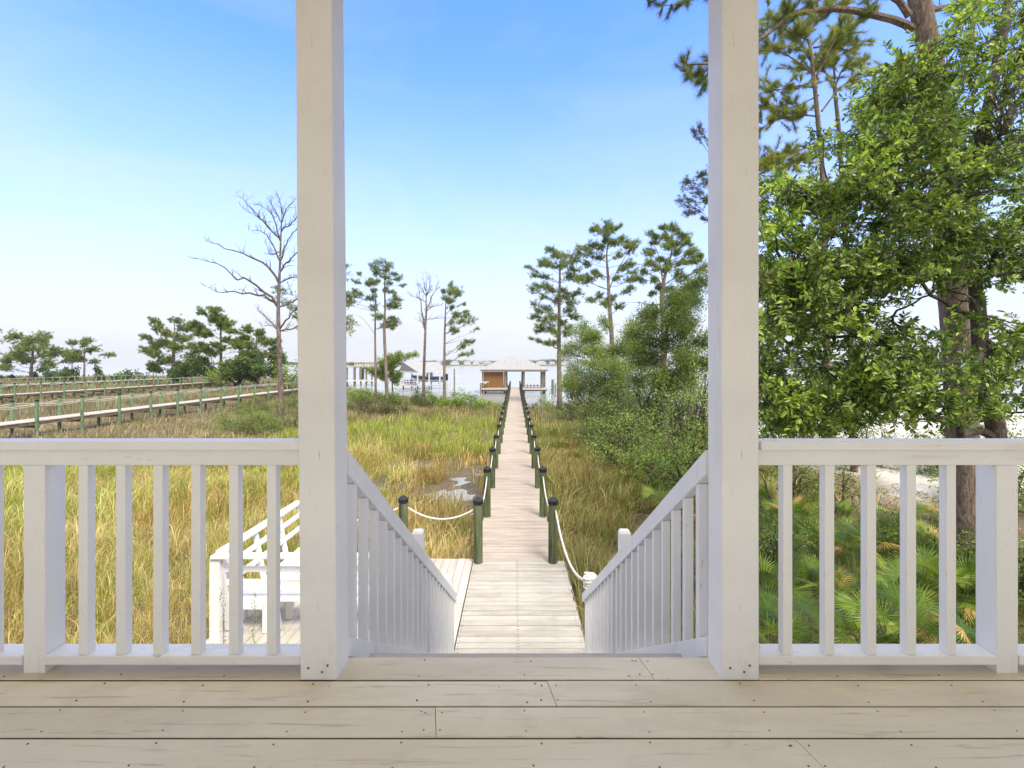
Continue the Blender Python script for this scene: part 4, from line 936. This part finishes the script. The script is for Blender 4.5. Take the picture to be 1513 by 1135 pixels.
shrub('dark understory bush behind the loose spreading oak', 925, 37, 7.5, 3.6, 380, (.14,.08), OAK_FAR+DK, None, K=20, lift=.02)

# ------------------------------------------------------------------ right side: near pine, far twin pine and live oak
def long_pine(label, Y, trunk, r0, tuftsegs, limbs, lw=1, ntuft=None, base_z=0, bark=BARK, K=34, ln=.20, wd=.0045, cols=PINE_NEAR, name='pine_tree', r1=.45):
    """pine close enough to show its long needles: limbs are photo polylines (with own dY) and carry needle brushes"""
    tp = [P(a,b,Y) for a,b in trunk]; tp[0].z = base_z; org = tp[0].copy(); t = empty(name, org, label, 'pine tree')
    path = smooth_path([p-org for p in tp], 24); m = MB()
    m.tube(path, [r0*(1-(1-r1)*(k/24))*(1.15 if k == 0 else 1)*(1+random.uniform(-.02,.02)) for k in range(25)], 16); m.build('trunk', bark, t, smooth=True)
    lm = MB(); tips = []; dirs = []
    for (pts, r, dy, brush, nb) in limbs:
        pp = smooth_path([P(a,b,Y)-org for a,b in pts], 14)
        for j, p in enumerate(pp): p.y += dy*j/14
        lm.tube(pp, [max(.006, r*(1-.8*j/14)) for j in range(15)], 7, cap=False)
        for q in range(int(nb*1.7)):
            j = random.randint(3,14); a = pp[j]; d = (pp[j]-pp[j-1]).normalized()
            u = Vector((random.gauss(0,.7),random.gauss(0,.7),random.gauss(.25,.5)))
            e = a + (d*.6+u).normalized()*random.uniform(.25,1.0)*brush
            q2 = limb_pts(a, e, random.uniform(-.1,.1), 4, .04); lm.tube(q2, [.009,.008,.007,.006,.005], 4, cap=False)
            for w_ in (2,3,4):
                for s_ in (0,.5):
                    if w_ == 4 and s_: continue
                    p0 = q2[w_].lerp(q2[min(4,w_+1)], s_); tips.append(p0); dirs.append((q2[w_]-q2[w_-1]).normalized()+Vector((0,0,.15)))
    lm.build('branches', bark, t)
    n = len(tips); T = np.array([tuple(p) for p in tips]); Dd = unit(np.array([tuple(d) for d in dirs])); ii = np.repeat(np.arange(n), K)
    D = unit(Dd[ii]*.9 + rvec(n*K)*.75); C = pal(n, cols, .15)[ii]*(1+RNG.normal(size=(n*K,1))*.15)
    leaves('needles', T[ii]+rvec(n*K)*.012-Dd[ii]*RNG.random((n*K,1))*ln*.5, D, rvec(n*K), ln*RNG.uniform(.6,1.1,n*K), wd, np.clip(C,.005,1), NEEDLE, t, 'tri')
    return t
o4, s4 = (920,0), 2.551
long_pine('large near pine trunk with thick arching limbs behind the oak leaves on the right', 10.5, [(1427,860),(1424,700),(1414,500),(1402,380),(1392,200),(1376,90),(1352,-30),(1335,-120)], .31, None,
  [(Z1(o4,s4,[(1090,110),(1030,95),(900,80),(780,75),(660,100),(580,130),(520,180),(420,260),(300,330),(180,350)]),.085,-1.0,.55,26),
   (Z1(o4,s4,[(1080,60),(1020,10),(930,0),(820,10),(720,40),(620,100),(560,130)]),.075,-.6,.5,12),
   (Z1(o4,s4,[(560,190),(430,220),(330,290),(240,340),(170,350)]),.02,-.8,.35,16),
   (Z1(o4,s4,[(480,250),(350,250),(300,300),(240,420)]),.018,-.9,.32,14),
   (Z1(o4,s4,[(700,-60),(500,-40),(350,0),(220,50),(110,50),(60,25)]),.03,-.7,.35,18),
   (Z1(o4,s4,[(600,-90),(420,-50),(300,10),(150,60),(50,40)]),.02,-.4,.3,10),
   (Z1(o4,s4,[(1160,40),(1300,-20),(1450,-80)]),.07,.6,.7,10)], r1=.55)
long_pine('far pine with two thin stems and yellow green needles, right of the right column', 19, [(1216,760),(1222,560),(1219,380),(1216,270),(1205,140),(1196,60)], .15, None,
  [(Z1(o4,s4,[(740,300),(680,240),(620,190),(560,160)]),.05,.3,1.0,22),(Z1(o4,s4,[(730,290),(760,220),(800,150),(860,100)]),.05,-.3,1.0,26),(Z1(o4,s4,[(730,260),(700,200),(680,140),(700,80)]),.05,.3,1.0,26),
   (Z1(o4,s4,[(735,330),(660,320),(580,330),(520,310)]),.04,.3,1.0,26),(Z1(o4,s4,[(745,440),(680,430),(600,440),(540,470)]),.04,.3,.9,26),(Z1(o4,s4,[(750,420),(820,330),(900,300),(980,280)]),.04,-.3,.8,14),
   (Z1(o4,s4,[(750,520),(680,560),(600,590),(530,600)]),.04,.4,1.0,26),(Z1(o4,s4,[(755,560),(690,600),(620,630),(530,650)]),.03,-.4,.8,20),(Z1(o4,s4,[(720,180),(780,170),(860,180),(920,140)]),.04,.2,.9,22),
   (Z1(o4,s4,[(700,150),(640,120),(590,70),(560,30)]),.03,.2,.9,16),(Z1(o4,s4,[(700,110),(740,60),(780,30),(840,10)]),.03,.2,.9,18),(Z1(o4,s4,[(760,740),(680,745),(600,735),(520,720)]),.03,.4,.7,12),
   (Z1(o4,s4,[(740,360),(640,400),(560,380),(520,400)]),.03,.4,.9,18)], K=34, ln=.28, wd=.011, cols=[(.26,.31,.07),(.34,.37,.09),(.18,.22,.06),(.38,.38,.11)], r1=.4)
tp2 = [(1262,700),(1256,480),(1246,300),(1240,200),(1232,120)]
long_pine('slim reddish pine stem just right of the yellow green pine', 20, tp2, .13, None,
  [(Z1(o4,s4,[(800,330),(840,250),(900,230),(960,200)]),.04,.3,.9,16),(Z1(o4,s4,[(795,320),(770,270),(720,250)]),.04,.2,.8,12),(Z1(o4,s4,[(800,300),(800,220),(830,160),(850,110)]),.04,.2,.9,16)], K=30, ln=.28, wd=.011, cols=[(.26,.31,.07),(.34,.37,.09),(.18,.22,.06)], r1=.5)
# branches of a pine showing left of the right column at mid height
tree('pine_tree','pine behind the right column, its olive tufts showing on the left side of the column','pine tree',21,[(1062,760),(1066,560),(1068,380),(1062,260)],.15,
  Zc(o4,s4,[(240,680,22,26),(300,700,25,14),(270,730,25,14),(220,750,18,22),(260,780,30,14),(235,800,14,14),(300,760,20,14),(290,660,18,10),(300,820,10,8),(350,640,40,30),(420,700,40,30),(400,780,40,30),(300,470,16,20),(280,480,12,14),(560,640,40,28),(600,700,40,22),(550,590,40,20)]),K=14,ln=.16,wd=.014,twig=.010,subs=10,cols=[(.12,.14,.05),(.16,.17,.07),(.08,.10,.04)],depth=.3)

# live oak
rg = random.Random(5)
ok = empty('live_oak', (PX(1462,8.6),8.6,.1), 'big live oak with glossy leaves and dark twisted limbs filling the right side', 'oak tree')
OO = Vector(ok.location)
def Q(px, py, Y): return P(px, py, Y)-OO
tm = MB()
tk = smooth_path([Vector((0,0,-.2)),Q(1468,760,8.6),Q(1472,640,8.6),Q(1460,600,8.6),Q(1449,540,8.6),Q(1447,480,8.6),Q(1440,410,8.5),Q(1432,330,8.4),Q(1445,230,8.3),Q(1470,110,8.2),Q(1490,0,8.2)], 40)
tm.tube(tk, [(.165-.10*k/40)*(1+random.uniform(-.07,.07)) for k in range(41)], 14); tm.build('trunk', BARK_O, ok, smooth=True)
bm = MB(); oak_limbs = [
 ([Q(1466,645,8.6),Q(1425,630,8.2),Q(1385,613,7.8),Q(1350,600,7.4),Q(1300,602,7.0),Q(1240,590,6.8),Q(1180,600,6.6)], .075),
 ([Q(1441,400,8.5),Q(1400,398,8.0),Q(1350,412,7.6),Q(1300,430,7.2),Q(1240,435,6.8),Q(1170,450,6.4)], .06),
 ([Q(1450,520,8.6),Q(1400,545,8.2),Q(1345,530,7.8),Q(1300,500,7.4),Q(1240,470,7.0),Q(1160,400,6.6)], .06),
 ([Q(1350,500,7.6),Q(1320,470,7.3),Q(1366,438,7.0),Q(1400,430,6.9)], .025),
 ([Q(1434,330,8.4),Q(1400,270,8.0),Q(1370,210,7.6),Q(1330,170,7.2),Q(1280,150,6.9)], .045),
 ([Q(1432,340,8.4),Q(1380,330,8.0),Q(1330,290,7.6),Q(1280,260,7.2),Q(1200,290,6.9)], .045),
 ([Q(1445,230,8.3),Q(1480,200,8.0),Q(1520,190,7.6)], .04), ([Q(1440,420,8.5),Q(1480,370,8.0),Q(1520,320,7.5),Q(1560,280,7)], .05),
 ([Q(1449,500,8.6),Q(1490,520,8.2),Q(1530,540,7.8)], .04), ([Q(1447,470,8.6),Q(1400,450,9.0),Q(1340,400,9.4),Q(1260,370,9.8),Q(1180,380,10)], .05),
 ([Q(1436,380,8.4),Q(1400,340,7.6),Q(1360,300,6.8),Q(1300,240,6.2)], .04), ([Q(1460,600,8.6),Q(1500,610,8.2),Q(1550,600,8)], .03)]
oak_paths = []
for pts, r in oak_limbs:
    pp = smooth_path(pts, 14); L_ = (pp[-1]-pp[0]).length
    for j, p in enumerate(pp):
        if j: p += Vector((rg.gauss(0,1),rg.gauss(0,1),rg.gauss(0,1)))*.012*L_
    bm.tube(pp, [max(.008, r*(1-.75*j/14)*(1+rg.uniform(-.08,.08))) for j in range(15)], 7, cap=False); oak_paths += pp[3:]
bound = [(1118,285),(1180,250),(1250,175),(1275,125),(1340,85),(1400,55),(1440,10),(1470,-40),(1560,-60)]
gaps = [(1345,455,42,26),(1385,445,30,22),(1490,455,32,30),(1500,130,26,45),(1330,635,60,16),(1180,232,28,14),(1480,60,18,26),(1310,90,20,18),(1440,470,10,60),(1402,470,14,34),(1410,600,14,40)]
cents = []; tries = 0
while len(cents) < 450 and tries < 20000:
    tries += 1
    px = rg.uniform(1090,1545); pyy = rg.uniform(-40,652); b = np.interp(px, [q[0] for q in bound], [q[1] for q in bound])
    if pyy < b + rg.uniform(-30,10): continue
    if any(((px-a)/(c+14))**2+((pyy-d_)/(e+14))**2 < 1 for a, d_, c, e in gaps): continue
    if pyy > 600 and px > 1270 and rg.random() < .85: continue
    if px > 1430 and pyy > 500 and rg.random() < .35: continue
    Y = rg.uniform(5.6,9.8); cents.append((Q(px,pyy,Y), px, pyy, Y))
for (px, pyy, Y) in ((1290,612,6.2),(1340,622,6.6),(1420,628,6.8),(1245,628,6.4),(1395,600,6.2),(1440,590,6.9),(1475,620,7.2),(1500,600,7),(1200,630,6.3),(1350,545,5.6),(1385,560,5.5),(1320,560,5.7),(1400,535,5.6),(1365,575,5.6),(1300,545,5.9),(1340,570,5.4)): cents.append((Q(px,pyy,Y),px,pyy,Y))
LP, LD, LN, LL, LW, LC = [], [], [], [], [], []
oakc = np.array(OAK)*1.35
for c, px, pyy, Y in cents:
    near_p = min(oak_paths, key=lambda p: (p-c).length + (0 if p.z < c.z+.3 else .3)); lp = limb_pts(near_p, c, rg.uniform(-.05,.12), 6, .035)
    bm.tube(lp, [.016,.014,.012,.010,.008,.007,.005], 4, cap=False)
    tone = rg.uniform(.8,1.2); w_ = RNG.dirichlet(np.ones(5)*.9)
    for q in range(rg.randint(10,13)):
        s0 = lp[rg.randint(3,6)]; d = Vector((rg.gauss(0,1),rg.gauss(0,1),rg.gauss(.15,.7))).normalized(); Lt = rg.uniform(.18,.42); e = s0 + d*Lt
        tw = limb_pts(s0, e, rg.uniform(-.1,.1), 3, .05); bm.tube(tw, [.0045,.004,.003,.002], 3, cap=False)
        nl_ = rg.randint(16,24)
        for j in range(nl_):
            t_ = .25+.75*j/nl_; p = s0.lerp(e, t_); sd = d.cross(Vector((rg.gauss(0,1),rg.gauss(0,1),rg.gauss(0,1)))).normalized()
            LP.append(tuple(p)); LD.append(tuple((d*.6+sd*.9).normalized())); LN.append((rg.gauss(0,.55),rg.gauss(-.25,.55),rg.gauss(.8,.4)))
            l = rg.uniform(.04,.105); LL.append(l); LW.append(l*rg.uniform(.36,.48))
            LC.append(oakc[RNG.choice(5, p=w_)]*tone*rg.uniform(.75,1.3) if rg.random() > .004 else np.array([.30,.15,.06]))
bm.build('branches', BARK_O, ok)
leaves('leaves', np.array(LP), np.array(LD), np.array(LN), np.array(LL), np.array(LW), np.clip(np.array(LC),.005,1), LEAF, ok, 'leaf')

# understory on the right, seen between the balusters ---------------------------------
def palmetto(x, Y, nf, size, label, rs):
    z = hterr(np.array(x), np.array(Y)).item(); r = random.Random(rs); t = empty('saw_palmetto', (x,Y,z), label, 'palmetto', 'saw palmettos below the right railing')
    sm_ = MB(); P_, D_, N_, L_, W_, C_ = [], [], [], [], [], []
    for k in range(nf):
        az = 2*PI*k/nf + r.uniform(-.4,.4); el = r.uniform(.35,1.35); ln = size*r.uniform(.6,1.05)
        d = Vector((math.cos(az)*math.cos(el), math.sin(az)*math.cos(el), math.sin(el))); a = Vector((0,0,.1)); b = a + d*ln*1.0
        sm_.tube([a, a.lerp(b,.5)+Vector((0,0,.03)), b], [.011,.009,.007], 4, cap=False)
        side = d.cross(Vector((0,0,1))).normalized(); nrm = side.cross(d).normalized(); tilt = r.uniform(-.1,.7); fd = (d*math.cos(tilt)-nrm*math.sin(tilt)).normalized(); nrm = side.cross(fd).normalized()
        dead = r.random() < .08; base = [(.06,.11,.02),(.11,.17,.03),(.17,.22,.045),(.045,.085,.02)][r.randint(0,3)] if not dead else (.36,.23,.12)
        nseg = 26; R = size*r.uniform(.55,.72)
        for j in range(nseg):
            an = (j/(nseg-1)-.5)*3.7; dd = (fd*math.cos(an)+side*math.sin(an)-nrm*(.12+.10*abs(math.sin(an)))*(2.5 if dead else 1)).normalized()
            P_.append(tuple(b)); D_.append(tuple(dd)); N_.append(tuple(nrm+side*r.uniform(-.5,.5))); L_.append(R*(1-.16*abs(math.sin(an/1.85)))*r.uniform(.9,1.05)); W_.append(.020*size/.8)
            C_.append(np.array(base)*r.uniform(.8,1.2))
    sm_.build('stems', m_stem, t); leaves('fans', np.array(P_), np.array(D_), np.array(N_), np.array(L_), np.array(W_), np.array(C_)*np.array([[2.0,1.95,1.3]]), FAN, t, 'diamond'); return t
m_stem = m_noise('palmetto_stem', [(.3,(.10,.15,.05)),(.7,(.22,.24,.09))], 8)
spots = []
names = ['first','second','third','fourth','fifth','sixth']
gapx = [(1128,1157),(1172,1219),(1234,1281),(1297,1340),(1356,1399),(1414,1450)]
for gi, (a, b) in enumerate(gapx):
    for ri, (Y, zz) in enumerate(((7.6,'nearest'),(9.3,'middle'),(11.3,'farther'),(13.6,'farthest'))):
        if gi == 5 and ri != 1: continue
        px = random.uniform(a-4,b+4); lab = f'{zz} saw palmetto in the {names[gi]} gap between balusters right of the right column'
        palmetto(PX(px,Y), Y+random.uniform(-.3,.3), random.randint(12,16), random.uniform(.62,.85), lab, gi*7+ri)
for k, (x, Y, lab) in enumerate(((6.6,6.9,'saw palmetto low in the corner left of the right newel post'),(3.6,10.4,'saw palmetto half hidden behind the right column'),(9.9,8.3,'saw palmetto right of the right newel post'),(4.4,14.5,'saw palmetto behind the others near the edge of the sand'),(8.0,15.2,'saw palmetto on the sand edge, beyond all others'))):
    palmetto(x, Y, 10, .78, lab, 90+k)
G_U = 'leafy undergrowth under the oak'
for k, (px, Y, w, h, lab) in enumerate([(1135,10.5,1.6,2.3,'leafy undergrowth bush against the right edge of the right column'),(1160,14.5,2.4,2.6,'leafy undergrowth bush above the palmettos, first gap of the right railing'),(1235,15,2.0,2.0,'leafy undergrowth bush above the palmettos, second gap of the right railing'),
      (1430,9.6,1.2,1.7,'vine covered bush at the foot of the large near pine'),(1455,12,2.6,2.6,'leafy bush behind the foot of the near pine and the oak'),(1500,9.5,1.8,2.4,'leafy bush at the right edge of the photo below the railing'),(1330,11.5,1.6,1.1,'low leafy bush between palmettos in the middle of the right railing')]):
    shrub(lab, px, Y, w, h, 130, (.07,.036), OAK[:4], G_U, K=13, mat=LEAF, shape='leaf', spread=.15, lift=.05, brown=.03)

# ------------------------------------------------------------------ grasses
def blades(name, x, y, h, wd, lean, C, label, curve=.35, z=None, az=None):
    n = len(x); z = hterr(x, y)-.03 if z is None else z; az = RNG.uniform(0,2*PI,n) if az is None else az; d = np.stack([np.cos(az),np.sin(az),np.zeros(n)],1)
    wind = np.array([[.35,.05,0]]); s = np.stack([np.sin(az+RNG.normal(0,.5,n)),-np.cos(az),np.zeros(n)],1); s = unit(s)
    b = np.stack([x,y,z],1); h_ = h[:,None]; ln = (lean[:,None]*d + wind*lean[:,None]*.5)
    m1 = b + np.array([[0,0,1]])*h_*.55 + ln*h_*.30; m2 = b + np.array([[0,0,1]])*h_*(1-.35*np.clip(lean[:,None],0,1.2)) + ln*h_*.95
    w_ = wd[:,None]; V = np.stack([b-s*w_/2, b+s*w_/2, m1+s*w_*.42, m1-s*w_*.42, m2], 1).reshape(-1,3)
    i = (np.arange(n)*5)[:,None]; Fc = [(4, i+np.array([[0,1,2,3]])), (3, i+np.array([[3,2,4]]))]
    return tag(fast_mesh(name, V, Fc, np.repeat(C,5,0), GRASS), label, 'grass', kind='stuff')
def scatter(nc, y0, y1, pw, spreadf=1.05, xlim=None):
    u = RNG.random(nc); y = (y0**pw + u*(y1**pw-y0**pw))**(1/pw); x = RNG.uniform(-1.10,1.08,nc)*y
    return x, y
def keep(x, y):
    k = (hterr(x,y) > -.04) & (sandmask(x,y) < .35) & (basin(x,y) < .74+RNG.normal(0,.16,len(x)))
    k &= ~((np.abs(x) < 1.0) & (y > 9.4)); k &= ~((x > -4.6) & (x < 1.12) & (y < 9.95)); k &= ~((np.abs(x+30.7) < .9))
    k &= ~((x > 3.2) & (y < 15))
    return k
STRAW = np.array([.66,.52,.28]); GOLD = np.array([.50,.355,.17]); GREEN = np.array([.17,.25,.05]); YG = np.array([.40,.47,.07]); TAN = np.array([.40,.32,.20]); GREY = np.array([.29,.235,.165]); OLIVE = np.array([.21,.205,.07])
def zone(x, y):
    """plant colour per spot: which grass grows where"""
    n = len(x); r = RNG.random(n); a = fbm(x,y,4.5,31); b = fbm(x,y,1.6,41); C = np.empty((n,3)); 
    gr = np.clip((a-.42)*4+.35, 0, 1)                                   # greener patches
    left = (x < -4.2) & (y < 26); farl = (x < -13.0) & (y > 24); band = (x < -.9) & (x > -15) & (y > 24) & (y < 37); back = (x <= -.9) & (x > -13.0) & (y >= 37); right = (x > .9)
    mid = ~(left|farl|band|back|right)
    p = np.where(left, .22+.40*gr, np.where(band, .72+.2*gr, np.where(mid, .16+.12*gr, np.where(right, .30+.25*gr, np.where(back, .28, .06)))))
    isg = r < p
    g = np.where((left|band)[:,None], YG*.75+GREEN*.25, GREEN*.55+OLIVE*.45)
    s = np.where((mid)[:,None], GOLD*.6+STRAW*.4, np.where(left[:,None], STRAW, np.where(farl[:,None], GREY, np.where(back[:,None], TAN, STRAW*.65+OLIVE*.25))))
    C = np.where(isg[:,None], g, s); m_ = RNG.random((n,1)); C = C*(1-.3*m_) + OLIVE*.3*m_
    br = (b > .54) & ~isg & (x > -13); C[br] = C[br]*np.array([.78,.69,.60]); lt = (fbm(x,y,2.9,46) > .57) & ~isg; C[lt] = C[lt]*1.3+.03
    return np.clip(C*(1+RNG.normal(size=(n,1))*.24), .02, 1)
def tuft_field(name, nt_, k, y0, y1, pw, hgt, wd0, sp, label, cond=None, xr=None, lean=(.25,.9)):
    x, y = scatter(nt_, y0, y1, pw)
    if xr is not None: x = RNG.uniform(xr[0], xr[1], nt_)
    kk = keep(x, y)
    if cond is not None: kk &= cond(x, y)
    x, y = x[kk], y[kk]; n = len(x); hf = hgt*np.clip(.1+1.75*fbm(x,y,2.4,51), .3, 1.5)*RNG.uniform(.6,1.25,n)
    tC = zone(x, y); ii = np.repeat(np.arange(n), k)
    sc = (y[ii]/12)**.5; dx_ = RNG.normal(0,sp,n*k)*sc; dy_ = RNG.normal(0,sp,n*k)*sc; X_ = x[ii]+dx_; Y_ = y[ii]+dy_; az_ = np.arctan2(dy_,dx_)+RNG.normal(0,.8,n*k)
    ok_ = keep(X_, Y_); X_, Y_, ii, az_ = X_[ok_], Y_[ok_], ii[ok_], az_[ok_]; m_ = len(X_)
    mixc = RNG.random((m_,1)) < .72; C = np.where(mixc, tC[ii], zone(X_, Y_))*(1+RNG.normal(size=(m_,1))*.14)
    h = hf[ii]*RNG.uniform(.45,1.12,m_); w_ = wd0*(Y_/9)**.85*RNG.uniform(.6,1.3,m_)
    return blades(name, X_, Y_, h, w_, RNG.uniform(lean[0],lean[1],m_), np.clip(C,.01,1), label, az=az_)
tuft_field('marsh_grass', 15000, 13, 6.0, 26, 1.15, .78, .0105, .11, 'straw and green marsh grass in the near marsh', cond=lambda x,y: x < .9)
tuft_field('straw_grass', 9500, 13, 7.0, 34, 1.1, .92, .0105, .11, 'tall straw coloured grass right of the boardwalk', xr=(.95,11), cond=lambda x,y: (x < .62*y))
tuft_field('marsh_grass', 13000, 11, 24, 60, 1.3, .85, .0085, .16, 'yellow green and brown grass in the middle marsh', cond=lambda x,y: (x < .9) & (x > -14.5))
tuft_field('straw_grass', 4500, 11, 30, 60, 1.3, .95, .0085, .16, 'tall straw grass beyond, right of the boardwalk', cond=lambda x,y: (x > .9) & (x < 16))
tuft_field('marsh_reeds', 17000, 11, 22, 95, 1.5, .70, .0085, .22, 'grey brown reeds of the wide left marsh', cond=lambda x,y: (x < -13.5), lean=(.1,.6))
tuft_field('marsh_reeds', 9000, 10, 90, 174, 1.5, .75, .011, .5, 'distant grey brown reeds by the left water edge', cond=lambda x,y: (x < -25), lean=(.1,.6))
# fallen straw mats over the mud
x, y = scatter(16000, 7, 40, 1.1); kk = keep(x,y); x, y = x[kk], y[kk]; n = len(x)
blades('fallen_straw', x, y, RNG.uniform(.3,.7,n), .010*(y/9)**.8, RNG.uniform(1.4,2.4,n), np.clip(STRAW*RNG.uniform(.55,1.1,(n,1)),0,1), 'flattened dead straw lying between the grass tufts')
# green grass among the palmettos
x = RNG.uniform(3.0,12,9000); y = RNG.uniform(6.2,14,9000); kk = (x > .45*y) & (sandmask(x,y) < .4); x, y = x[kk], y[kk]; n = len(x)
blades('green_grass', x, y, RNG.uniform(.3,.95,n), .008*(y/9), RNG.uniform(.3,1.0,n), pal(n, [(.12,.20,.04),(.20,.28,.06),(.30,.25,.11),(.08,.14,.03)], .2), 'green grass growing between the palmettos')
for px, Y, w, h, lab in ((1480,15.5,3.2,3.6,'leafy bush on the sand to the right of the two big trunks'),(1405,19,2.6,2.2,'small bush on the white sand just left of the near pine trunk'),(1262,21,3.4,2.6,'bush on the sand edge seen just above the top rail, left of the bright sand'),(1180,24,5,4.0,'tall bush closing the view behind the oak next to the right column')):
    shrub(lab, px, Y, w, h, 240, (.10,.05), OAK_FAR+OAK[:2], None, K=18, mat=LEAF, spread=.24, lift=.05)
# leaf litter below the oak
x = RNG.uniform(3.2,14,9000); y = RNG.uniform(7,18,9000); n = len(x); z = hterr(x,y)+.02
tag(leaves('leaf_litter', np.stack([x,y,z],1), rvec(n)*np.array([[1,1,.25]]), rvec(n)*.3+np.array([[0,0,1]]), RNG.uniform(.06,.13,n), .06, pal(n, [(.28,.17,.09),(.20,.12,.06),(.38,.27,.16)], .2), LEAFF), 'brown leaf litter on the ground under the oak', 'leaf litter', kind='stuff')
# two seed stalks standing beside the bench
for k, (px, pb, pt_, Y) in enumerate(((327,948,868,6.6),(375,945,873,6.55))):
    a = P(px,pb+60,Y); b = P(px+3,pt_,Y); t = empty('seed_stalk', a, ('tall thin seed stalk in front of the corner bench post','thin seed stalk in front of the bench legs, right of the other')[k], 'weed')
    m = MB(); pp = limb_pts((0,0,0), b-a, .02, 8, .012); m.tube(pp, [.005-.0004*j for j in range(9)], 5); m.build('stem', m_stem, t)
    TP = [pp[j].lerp(pp[j+1], u_/4) for j in range(3,8) for u_ in range(4)]
    leafcloud(t, TP, 5, .03, .028, .014, [(.34,.24,.11),(.26,.20,.08),(.30,.32,.12)], GRASS, name='seeds')

# ------------------------------------------------------------------ haze
HAZE = True
if HAZE:
    m = MB(); m.box(-2200,2200,-25,1500,-3,60); o = m.build('haze', newmat('haze_air')[0]); mt = o.data.materials[0]; nt = mt.node_tree
    v = nt.nodes.new('ShaderNodeVolumePrincipled'); v.inputs['Color'].default_value = (.95,.97,1,1); v.inputs['Density'].default_value = .00018; v.inputs['Anisotropy'].default_value = .2
    L(nt, v.outputs[0], nt.nodes['Material Output'].inputs['Volume']); tag(o, 'thin pale haze over the bay', 'haze', kind='stuff')

# ------------------------------------------------------------------ light, sky, camera
SUN_EL, SUN_AZ = math.radians(54), math.radians(150)    # azimuth: 0 = +Y (away from the camera), clockwise; high behind and to the right of the camera
sd = Vector((math.sin(SUN_AZ)*math.cos(SUN_EL), math.cos(SUN_AZ)*math.cos(SUN_EL), math.sin(SUN_EL)))
sl = bpy.data.lights.new('sun', 'SUN'); sl.energy = 1.1; sl.angle = math.radians(20); sl.color = (1,.95,.87)
so = bpy.data.objects.new('sun', sl); COL.objects.link(so); so.rotation_euler = (-sd).to_track_quat('-Z','Y').to_euler(); so.location = (0,0,30)
W = bpy.data.worlds.new('World'); scene.world = W; W.use_nodes = True; nt = W.node_tree; bg = nt.nodes['Background']
sky = nt.nodes.new('ShaderNodeTexSky'); sky.sky_type = 'NISHITA'; sky.sun_disc = False; sky.sun_elevation = SUN_EL; sky.sun_rotation = SUN_AZ
sky.altitude = 0; sky.air_density = 1.0; sky.dust_density = 1.6; sky.ozone_density = 2.0
# thin bright haze low in the sky, clear saturated blue up to the frame top
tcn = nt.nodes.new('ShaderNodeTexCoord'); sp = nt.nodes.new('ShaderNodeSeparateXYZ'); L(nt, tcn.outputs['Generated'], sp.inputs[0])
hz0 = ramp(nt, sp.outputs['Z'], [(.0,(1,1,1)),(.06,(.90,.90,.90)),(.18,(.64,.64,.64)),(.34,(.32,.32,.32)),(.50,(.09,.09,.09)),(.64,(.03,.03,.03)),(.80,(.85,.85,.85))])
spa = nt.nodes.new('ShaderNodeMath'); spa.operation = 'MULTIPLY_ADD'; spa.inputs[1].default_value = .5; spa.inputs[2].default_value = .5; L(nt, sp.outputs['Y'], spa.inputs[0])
hz1 = ramp(nt, spa.outputs[0], [(.45,(1,1,1)),(.66,(0,0,0))])  # whitens the unseen sky behind the camera to neutralise the porch light
hz2 = mix(nt, 1, hz0, hz1, 'LIGHTEN')
mpn = nt.nodes.new('ShaderNodeMapping'); mpn.inputs['Scale'].default_value = (1,1,3.2); L(nt, tcn.outputs['Generated'], mpn.inputs['Vector'])
wn = N(nt, 'ShaderNodeTexNoise', Scale=2.6, Detail=6, Roughness=.6, Distortion=.8); L(nt, mpn.outputs[0], wn.inputs['Vector'])
hz = mix(nt, 1, hz2, ramp(nt, wn.outputs['Fac'], [(.42,(0,0,0)),(.75,(.16,.16,.16))]), 'ADD')
hsv = nt.nodes.new('ShaderNodeHueSaturation'); hsv.inputs['Saturation'].default_value = 1.3; L(nt, sky.outputs[0], hsv.inputs['Color'])
sc_ = mix(nt, 1, hsv.outputs[0], (.57,.605,.93), 'MULTIPLY')
fin = mix(nt, hz, sc_, (1.42,1.46,1.53))
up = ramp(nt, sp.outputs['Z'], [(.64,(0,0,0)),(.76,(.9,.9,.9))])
fin = mix(nt, up, fin, (2.85,2.76,2.52))  # warm bright veil overhead, out of view, added to light stairs and ground
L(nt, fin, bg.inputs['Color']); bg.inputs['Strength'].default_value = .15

cam = bpy.data.cameras.new('camera'); cam.sensor_width = 36; cam.sensor_fit = 'HORIZONTAL'; cam.lens = F/1513*36
cam.shift_x = -(CX-756.5)/1513; cam.shift_y = -(567.5-HY)/1513; cam.clip_start = .05; cam.clip_end = 8000
co = bpy.data.objects.new('camera', cam); COL.objects.link(co); co.location = (0,0,CZ); co.rotation_euler = (PI/2,0,0); scene.camera = co
scene.view_settings.view_transform = 'Standard'; scene.view_settings.look = 'None'; scene.view_settings.gamma = 1; scene.view_settings.exposure = 2.12
scene.render.engine = 'CYCLES'; scene.cycles.max_bounces = 5; scene.cycles.diffuse_bounces = 4; scene.cycles.glossy_bounces = 2; scene.cycles.transmission_bounces = 3; scene.cycles.transparent_max_bounces = 4; scene.cycles.volume_bounces = 0
